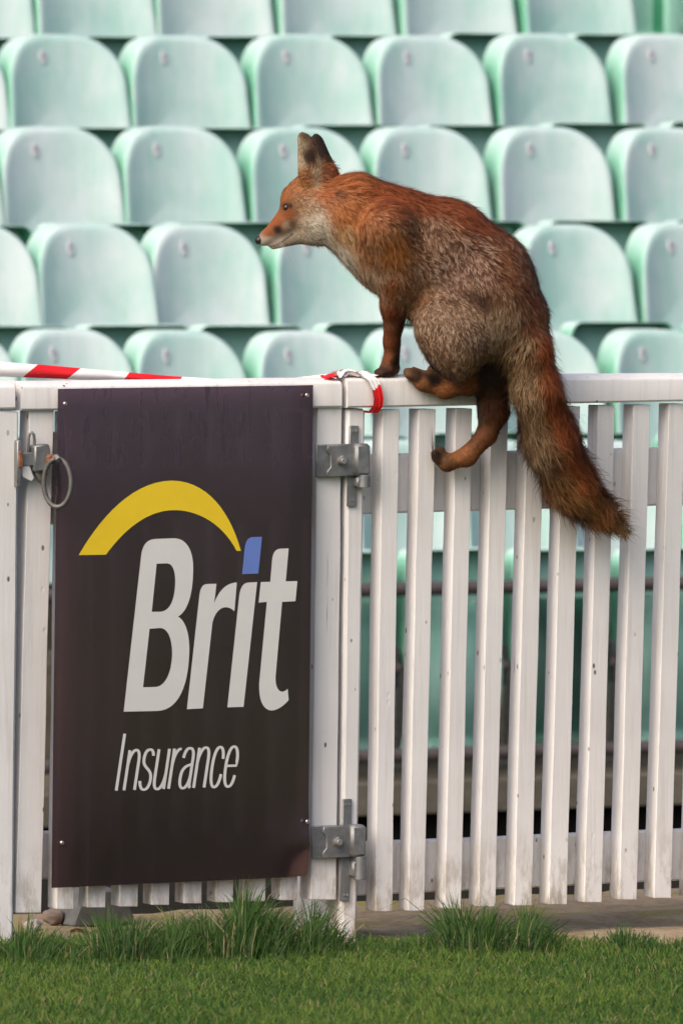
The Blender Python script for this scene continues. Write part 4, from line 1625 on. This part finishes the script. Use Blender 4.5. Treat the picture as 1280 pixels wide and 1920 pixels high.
def field(Pt):
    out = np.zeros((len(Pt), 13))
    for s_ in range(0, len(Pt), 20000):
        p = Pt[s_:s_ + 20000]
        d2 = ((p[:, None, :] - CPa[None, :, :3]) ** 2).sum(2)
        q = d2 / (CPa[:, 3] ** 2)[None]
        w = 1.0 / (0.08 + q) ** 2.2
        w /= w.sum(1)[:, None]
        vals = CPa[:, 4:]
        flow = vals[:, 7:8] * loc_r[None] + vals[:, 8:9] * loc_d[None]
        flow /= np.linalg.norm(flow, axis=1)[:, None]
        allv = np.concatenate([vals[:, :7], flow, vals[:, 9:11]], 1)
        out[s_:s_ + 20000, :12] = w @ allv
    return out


fv = field(FV)
best_d = np.full(len(FV), 9.0)
capv = np.zeros(len(FV))
for pi_, (a, b, ra, rb, ys, k) in enumerate(prims):
    d = b - a
    t = np.clip(((FV - a) @ d) / (d @ d + 1e-12), 0, 1)
    rr_ = ra + (rb - ra) * t
    dd = np.linalg.norm((FV - a - t[:, None] * d) * np.array([1, ys, 1]), axis=1) - rr_
    m_ = dd < best_d
    best_d[m_] = dd[m_]
    capv[m_] = (np.maximum(rr_ * 3.0, 0.036) if pi_ >= len(prims) - 6 else rr_ * 0.42)[m_] * 1000
fv[:, 10] = np.minimum(fv[:, 10], np.maximum(capv, 3.0))
skin_c = fv[:, :3] * 0.55 + fv[:, 3:6] * 0.12


def dist_poly(Pt, pts):
    best = np.full(len(Pt), 9.0)
    for a_, b_ in zip(pts[:-1], pts[1:]):
        d = b_ - a_
        t = np.clip(((Pt - a_) @ d) / (d @ d), 0, 1)
        best = np.minimum(best, np.linalg.norm(Pt - a_ - t[:, None] * d, axis=1))
    return best


# dark mouth line and eye rim (project on the near cheek)
mouth = [fx(503, 464, HO + .004), fx(520, 459, HO + .012), fx(535, 449, HO + .022), fx(548, 439, HO + .030)]


def mouth_w(Pt):
    best = np.full(len(Pt), 9.0)
    P2 = Pt @ np.stack([loc_r, loc_d], 1)
    for a_, b_ in zip(mouth[:-1], mouth[1:]):
        A2, B2 = a_ @ np.stack([loc_r, loc_d], 1), b_ @ np.stack([loc_r, loc_d], 1)
        d = B2 - A2
        t = np.clip(((P2 - A2) @ d) / (d @ d), 0, 1)
        best = np.minimum(best, np.linalg.norm(P2 - A2 - t[:, None] * d, axis=1))
    return 0.8 * np.clip(1.3 - best / 0.0019, 0, 1)


mw = mouth_w(FV)[:, None]
skin_c = skin_c * (1 - mw) + mw * np.array([0.02, 0.012, 0.01])
me = raw_mesh('body', FV, FQ.ravel(), np.arange(len(FQ)) * 4, skin_c)
body = link('body', me, fox, M['fox_skin'], 180)

# ---- fur
NH = 200000
lenf = fv[FQ, 10].mean(1) if False else fv[FQ[:, 0], 10]
dens = farea * np.where(lenf < 6, 2.4, np.where(lenf < 13, 1.4, 1.0))
fi = rng.choice(len(FQ), NH, p=dens / dens.sum())
uu, vv = rng.random(NH), rng.random(NH)
q = FQ[fi]
bl = lambda A: (A[q[:, 0]] * ((1 - uu) * (1 - vv))[:, None] + A[q[:, 1]] * (uu * (1 - vv))[:, None] + A[q[:, 2]] * (uu * vv)[:, None] + A[q[:, 3]] * ((1 - uu) * vv)[:, None])
root = bl(FV)
nrm = bl(FN); nrm /= np.linalg.norm(nrm, axis=1)[:, None]
hf = bl(fv)
# clump: hash space into jittered cells, each with its own offset, lift and tip brightness
ln = hf[:, 10] / 1000.0
cell = np.where(ln > 0.026, 0.0062, np.where(ln > 0.016, 0.0070, np.where(ln > 0.008, 0.0060, 0.0050)))
wob = 0.004 * np.stack([np.sin(root[:, 1] * 310 + root[:, 2] * 170), np.sin(root[:, 2] * 260 + root[:, 0] * 210), np.sin(root[:, 0] * 290 - root[:, 1] * 190)], 1)
ci = np.floor((root + wob) / cell[:, None]).astype(np.int64)
key = (ci[:, 0] * 73856093) ^ (ci[:, 1] * 19349663) ^ (ci[:, 2] * 83492791)
uk, inv = np.unique(key, return_inverse=True)
cr = rng.random((len(uk), 6))[inv]
cnt = np.bincount(inv).astype(float)
ctr_ = np.stack([np.bincount(inv, root[:, k]) / cnt for k in range(3)], 1)[inv]
flow = hf[:, 7:10]
flow = flow - nrm * (flow * nrm).sum(1)[:, None]
flow /= np.linalg.norm(flow, axis=1)[:, None] + 1e-9
side = np.cross(nrm, flow)
ang = (cr[:, 0] - 0.5) * 0.9 + rng.normal(0, 0.16, NH)
# slow whorls in the coat
ang += 0.35 * np.sin(root[:, 0] * 42 + root[:, 2] * 30) * (ln > 0.01)
fl = flow * np.cos(ang)[:, None] + side * np.sin(ang)[:, None]
lift = hf[:, 11] * (0.6 + 0.8 * cr[:, 1]) * np.where(ln > 0.026, 0.7 + 1.0 * rng.random(NH), 1.0)
L = ln * (0.65 + 0.5 * rng.random(NH)) * (0.8 + 0.4 * cr[:, 2])
guard = (rng.random(NH) < 0.07) & (ln > 0.0105)          # stray guard hairs break the outline
L = np.where(guard, L * 1.45, L)
lift = np.where(guard, lift * 1.6 + 0.12, lift)
side = np.cross(nrm, fl)
d1 = nrm * (lift + 0.15)[:, None] + fl
d1 /= np.linalg.norm(d1, axis=1)[:, None]
d2 = nrm * (lift * 0.55)[:, None] + fl - np.array([0, 0, 0.10])
d2 /= np.linalg.norm(d2, axis=1)[:, None]
d3 = nrm * (lift * 0.10)[:, None] + fl - np.array([0, 0, 0.18])
d3 /= np.linalg.norm(d3, axis=1)[:, None]
p0 = root - nrm * 0.001
p1 = p0 + d1 * (L * 0.34)[:, None]
p2 = p1 + d2 * (L * 0.33)[:, None]
p3 = p2 + d3 * (L * 0.33)[:, None]
# pull tips to the clump axis
dl = ctr_ - root
dl -= fl * (dl * fl).sum(1)[:, None]
ctr_ = root + dl
ctr_t = ctr_ + (p3 - root)
cl = np.where(guard, 0.1, np.where(ln > 0.026, 0.7, 0.75 * (ln > 0.008) + 0.2))[:, None]
p3 = p3 * (1 - cl) + ctr_t * cl
p2 = p2 * (1 - cl * 0.5) + (ctr_ + (p2 - root)) * cl * 0.5
wd = np.where(ln > 0.012, 0.00042, 0.00040) * (0.8 + 0.5 * rng.random(NH))
sv = side * wd[:, None]
V = np.empty((NH, 7, 3), np.float32)
V[:, 0], V[:, 1] = p0 - sv, p0 + sv
V[:, 2], V[:, 3] = p1 - sv, p1 + sv
V[:, 4], V[:, 5] = p2 - sv * 0.75, p2 + sv * 0.75
V[:, 6] = p3
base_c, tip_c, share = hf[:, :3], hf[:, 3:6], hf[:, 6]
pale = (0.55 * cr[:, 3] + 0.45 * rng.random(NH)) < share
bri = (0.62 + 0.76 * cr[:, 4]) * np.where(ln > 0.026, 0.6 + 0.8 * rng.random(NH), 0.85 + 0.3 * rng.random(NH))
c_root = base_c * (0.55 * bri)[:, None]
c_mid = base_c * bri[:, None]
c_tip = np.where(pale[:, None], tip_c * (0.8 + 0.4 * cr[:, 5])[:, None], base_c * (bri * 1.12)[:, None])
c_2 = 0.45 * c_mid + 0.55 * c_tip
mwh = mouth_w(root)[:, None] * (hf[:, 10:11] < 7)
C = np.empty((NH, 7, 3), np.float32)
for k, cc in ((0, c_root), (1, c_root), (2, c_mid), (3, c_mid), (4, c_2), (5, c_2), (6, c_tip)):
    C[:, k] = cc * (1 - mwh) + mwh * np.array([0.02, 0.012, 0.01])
tri = np.array([[0, 3, 1], [0, 2, 3], [2, 5, 3], [2, 4, 5], [4, 6, 5]])
T = (np.arange(NH)[:, None, None] * 7 + tri[None]).reshape(-1)
me = raw_mesh('fur', V.reshape(-1, 3), T, np.arange(NH * 5) * 3, C.reshape(-1, 3))
me.shade_smooth()
tdir = np.stack([d1, d1, d1, d1, d2, d2, d3], 1)
nn = nrm[:, None, :] * 1.0 + 0.35 * (cr[:, :3] - 0.5)[:, None, :] + 0.10 * tdir
nn /= np.linalg.norm(nn, axis=2)[:, :, None]
me.normals_split_custom_set_from_vertices(nn.reshape(-1, 3).tolist())
fur = link('fur', me, fox, M['fur'])
fur['kind'] = 'stuff'

# nose, eyes, whiskers, claws


def blob(name, parent, c, rad, m, rot=None, sub=3):
    bm = bmesh.new()
    bmesh.ops.create_icosphere(bm, subdivisions=sub, radius=1.0)
    for v in bm.verts:
        v.co = Vector((v.co.x * rad[0], v.co.y * rad[1], v.co.z * rad[2]))
    if rot is not None:
        bmesh.ops.transform(bm, matrix=rot.to_4x4(), verts=bm.verts)
    bmesh.ops.translate(bm, vec=c, verts=bm.verts)
    return bm_obj(name, bm, m, parent, 180)


blob('nose', fox, Vector(fx(486, 450, HO - .037)), (0.0088, 0.010, 0.0095), M['nose'], Matrix.Rotation(0.5, 3, 'Y'))


pe, ne = surf_hit(533, 389)
eye = blob('eye', fox, Vector(pe - ne * 0.0042), (0.0066, 0.0058, 0.0078), M['eye'], Matrix.Rotation(0.45, 3, 'Y'), sub=3)
pe2 = fx(537, 389, HO - .060)
blob('eye', fox, Vector(pe2), (0.006, 0.006, 0.006), M['eye'], sub=2)
wk = bmesh.new()
for i in range(9):
    p, n_ = surf_hit(512 + 3.2 * (i % 4), 449 + 3 * (i // 3))
    p = Vector(p)
    dirv = Vector(loc_r) * (0.5 + 0.1 * (i % 3)) + Vector((0, 0, -0.35 - 0.12 * (i // 3))) + Vector(n_) * 0.55
    pts_ = [p + dirv * (0.055 * t) + Vector((0, 0, -0.012 * t * t)) for t in np.linspace(0, 1, 6)]
    tb = tube_bm(pts_, [0.00022, 0.0002, 0.00018, 0.00015, 0.0001, 0.00005], 4)
    tm = bpy.data.meshes.new('t'); tb.to_mesh(tm); tb.free(); wk.from_mesh(tm); bpy.data.meshes.remove(tm)
bm_obj('whiskers', wk, M['whisker'], fox, 60)
print('fox verts', len(FV), 'hairs', NH)


# ------------------------------------------------------------------ grass
def blades(name, roots, h, lean_dir, lean, width, c0, c1, parent=None):
    n = len(roots)
    ld = np.stack([np.cos(lean_dir), np.sin(lean_dir), np.zeros(n)], 1)
    wa = rng.uniform(-1.2, 1.2, n)          # blade faces look roughly towards the open pitch
    wdv = np.stack([np.cos(wa), np.sin(wa), np.zeros(n)], 1) * width[:, None] * 0.5
    up = np.array([0, 0, 1.0])
    m1 = roots + up * (h * 0.5)[:, None] + ld * (h * lean * 0.22)[:, None]
    tp = roots + up * (h * (1 - 0.25 * lean ** 2))[:, None] + ld * (h * lean)[:, None]
    m2 = roots + up * (h * 0.80)[:, None] + ld * (h * lean * 0.58)[:, None]
    V = np.empty((n, 7, 3), np.float32)
    V[:, 0], V[:, 1] = roots - wdv, roots + wdv
    V[:, 2], V[:, 3] = m1 - wdv * 0.9, m1 + wdv * 0.9
    V[:, 4], V[:, 5] = m2 - wdv * 0.6, m2 + wdv * 0.6
    V[:, 6] = tp
    C = np.empty((n, 7, 3), np.float32)
    for k, f in ((0, 0.0), (1, 0.0), (2, 0.5), (3, 0.5), (4, 0.8), (5, 0.8), (6, 1.0)):
        C[:, k] = c0 * (1 - f) + c1 * f
    tri = np.array([[0, 1, 3], [0, 3, 2], [2, 3, 5], [2, 5, 4], [4, 5, 6]])
    T = (np.arange(n)[:, None, None] * 7 + tri[None]).reshape(-1)
    me = raw_mesh(name, V.reshape(-1, 3), T, np.arange(n * 5) * 3, C.reshape(-1, 3))
    me.shade_smooth()
    nb_ = np.stack([np.sin(wa), -np.cos(wa), np.zeros(n)], 1)
    nn = nb_[:, None, :] * 0.7 + np.array([0, 0, 1.0])[None, None, :] * np.array([.5, .5, .8, .8, 1, 1, 1.1])[None, :, None] + rng.normal(0, 0.15, (n, 1, 3))
    nn /= np.linalg.norm(nn, axis=2)[:, :, None]
    me.normals_split_custom_set_from_vertices(nn.reshape(-1, 3).tolist())
    return link(name, me, parent, M['grass'])


def gnoise(x, y):
    return np.sin(x * 3.1 + 1.3 * np.sin(y * 2.3)) * 0.5 + np.sin(x * 7.7 + y * 5.1) * 0.3 + np.sin(x * 17 - y * 13) * 0.2


n = 130000
x = rng.uniform(-1.25, 1.25, n)
y = 12.9 + (EDGE_Y - 12.9 + 0.06) * rng.random(n)
edge = EDGE_Y + 0.03 * gnoise(x * 2.0, y * 0) + 0.02 * gnoise(x * 9, y * 0 + 2)
keep = y < edge - rng.random(n) ** 3 * 0.06
x, y = x[keep], y[keep]; n = len(x)
g = gnoise(x * 2.2, y * 3.1)
near_edge = np.clip((y - (EDGE_Y - 0.42)) / 0.30, 0, 1)
h = (0.020 + 0.018 * rng.random(n) ** 1.5 + 0.004 * g) + near_edge * (0.022 * rng.random(n) ** 2)
mixv = np.clip(0.45 + 0.3 * g + rng.normal(0, 0.42, n), 0, 1.2)[:, None]
ca = np.array([0.030, 0.090, 0.012]); cb = np.array([0.132, 0.200, 0.030])
c1 = ca * (1 - mixv) + cb * mixv
dry = rng.random(n) < 0.035
c1[dry] = np.array([0.26, 0.21, 0.10])
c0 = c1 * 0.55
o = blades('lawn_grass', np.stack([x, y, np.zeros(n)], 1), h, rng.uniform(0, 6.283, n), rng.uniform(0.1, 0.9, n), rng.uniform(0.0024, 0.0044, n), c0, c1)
tag(o, 'short mown green grass of the pitch', 'grass', kind='stuff')

# long unmown tufts at the foot of the fence
tuft_specs = [  # px centre, base py, half width px, depth m, max height m, count, label
    (440, 1806, 150, 0.13, 0.130, 3600, 'tallest tuft of long green grass, leaning against the gate bottom'),
    (545, 1800, 120, 0.11, 0.112, 2800, 'long green grass tuft at the foot of the hinge post'),
    (915, 1800, 150, 0.11, 0.115, 3600, 'long green grass tuft standing free on the bare earth right of the hinge post'),
    (255, 1812, 150, 0.13, 0.105, 2600, 'long loose grass tuft under the gate beside the pale stone'),
    (45, 1815, 120, 0.13, 0.085, 1800, 'long grass tuft round the foot of the latch post'),
    (1190, 1800, 130, 0.10, 0.062, 1700, 'low grass tuft under the far end of the picket fence'),
    (715, 1805, 90, 0.10, 0.052, 1000, 'low grass tuft right beside the hinge post'),
]
for (pxc, pyc, hw, dep, mh, cnt_, lab) in tuft_specs:
    c = gp(pxc, pyc)
    hwm = hw * PXM
    rx = rng.normal(0, 0.52, cnt_)
    ry = rng.normal(0, 0.48, cnt_)
    sub = np.sin(rx * 7.0 + pxc) * 0.22 + np.sin(rx * 15 + pxc * 2) * 0.16
    hh = mh * (0.22 + 0.78 * np.exp(-1.1 * (rx ** 2 + 0.5 * ry ** 2))) * (0.30 + 0.85 * rng.random(cnt_) ** 1.7) * (1 + sub)
    rt = np.stack([rx * hwm, ry * dep, np.full(cnt_, -0.004)], 1)
    mixv = rng.random(cnt_)[:, None]
    c1 = np.array([0.018, 0.062, 0.010]) * (1 - mixv) + np.array([0.075, 0.150, 0.026]) * mixv
    dry = rng.random(cnt_) < 0.05
    c1[dry] = np.array([0.30, 0.26, 0.13])
    ld = np.where(rng.random(cnt_) < 0.6, np.arctan2(ry, rx + 0.15), rng.uniform(0, 6.283, cnt_))
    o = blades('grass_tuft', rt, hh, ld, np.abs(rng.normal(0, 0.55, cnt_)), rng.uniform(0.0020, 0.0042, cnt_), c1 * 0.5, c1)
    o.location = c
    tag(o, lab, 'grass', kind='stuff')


# ------------------------------------------------------------------ small debris under the gate
def rock(name, px, py, rad, m, label, cat, z=0.0, seed=1.0):
    c = gp(px, py, z)
    bm = bmesh.new()
    bmesh.ops.create_icosphere(bm, subdivisions=3, radius=1.0)
    for v in bm.verts:
        k_ = 1 + 0.30 * mnoise.noise(v.co * 1.6 + Vector((seed, seed, 0)))
        v.co = Vector((v.co.x * rad[0] * k_, v.co.y * rad[1] * k_, max(v.co.z * rad[2] * k_ + rad[2] * 0.6, -0.008)))
    o = bm_obj(name, bm, m, None, 180)
    o.location = c
    o.rotation_euler = (0, 0, seed)
    tag(o, label, cat)
    return o


rock('stone', 62, 1742, (0.019, 0.015, 0.013), M['stone'], 'small pale stone on the earth beside the latch post', 'stone', seed=0.3)
rock('stone', 100, 1728, (0.030, 0.02, 0.018), M['stone_dark'], 'brown stone on the earth behind the gate', 'stone', seed=2.1)
rock('stone', 1000, 1722, (0.014, 0.012, 0.007), M['stone_dark'], 'small dark stone on the earth behind the right tuft', 'stone', seed=4.4)
# footing block seen under the gate
c = gp(196, 1731)
fb = prism_bm([(-0.075, 0, 0), (0.075, 0, 0), (0.045, 0, 0.075), (-0.045, 0, 0.075)], 0.10, 0.004)
wobble(fb, 0.003, 20, 4)
o = bm_obj('concrete_block', fb, M['concrete_dark'], None, 40)
o.location = (c.x, c.y, -0.006)
o.rotation_euler = (0, 0, PSI)
tag(o, 'grey tapered concrete footing block standing behind the gate pickets', 'block')
# dead leaf
c = gp(150, 1752)
bm = bmesh.new()
lv = []
for i in range(9):
    t = i / 8
    w = 0.010 * math.sin(math.pi * min(1, t * 0.98 + 0.02)) + 0.0008
    lv.append([bm.verts.new((-0.02 + 0.045 * t, -w, 0.006 + 0.004 * math.sin(t * 5))), bm.verts.new((-0.02 + 0.045 * t, 0, 0.002 + 0.004 * math.sin(t * 5))), bm.verts.new((-0.02 + 0.045 * t, w, 0.008 + 0.004 * math.sin(t * 5)))])
for i in range(8):
    for j in range(2):
        bm.faces.new([lv[i][j], lv[i + 1][j], lv[i + 1][j + 1], lv[i][j + 1]])
bmesh.ops.solidify(bm, geom=list(bm.faces), thickness=0.0008)
o = bm_obj('dead_leaf', bm, M['leaf'], None, 180)
o.location = c
o.rotation_euler = (0, 0, 0.2)
tag(o, 'curled orange dead leaf on the earth under the gate', 'leaf')
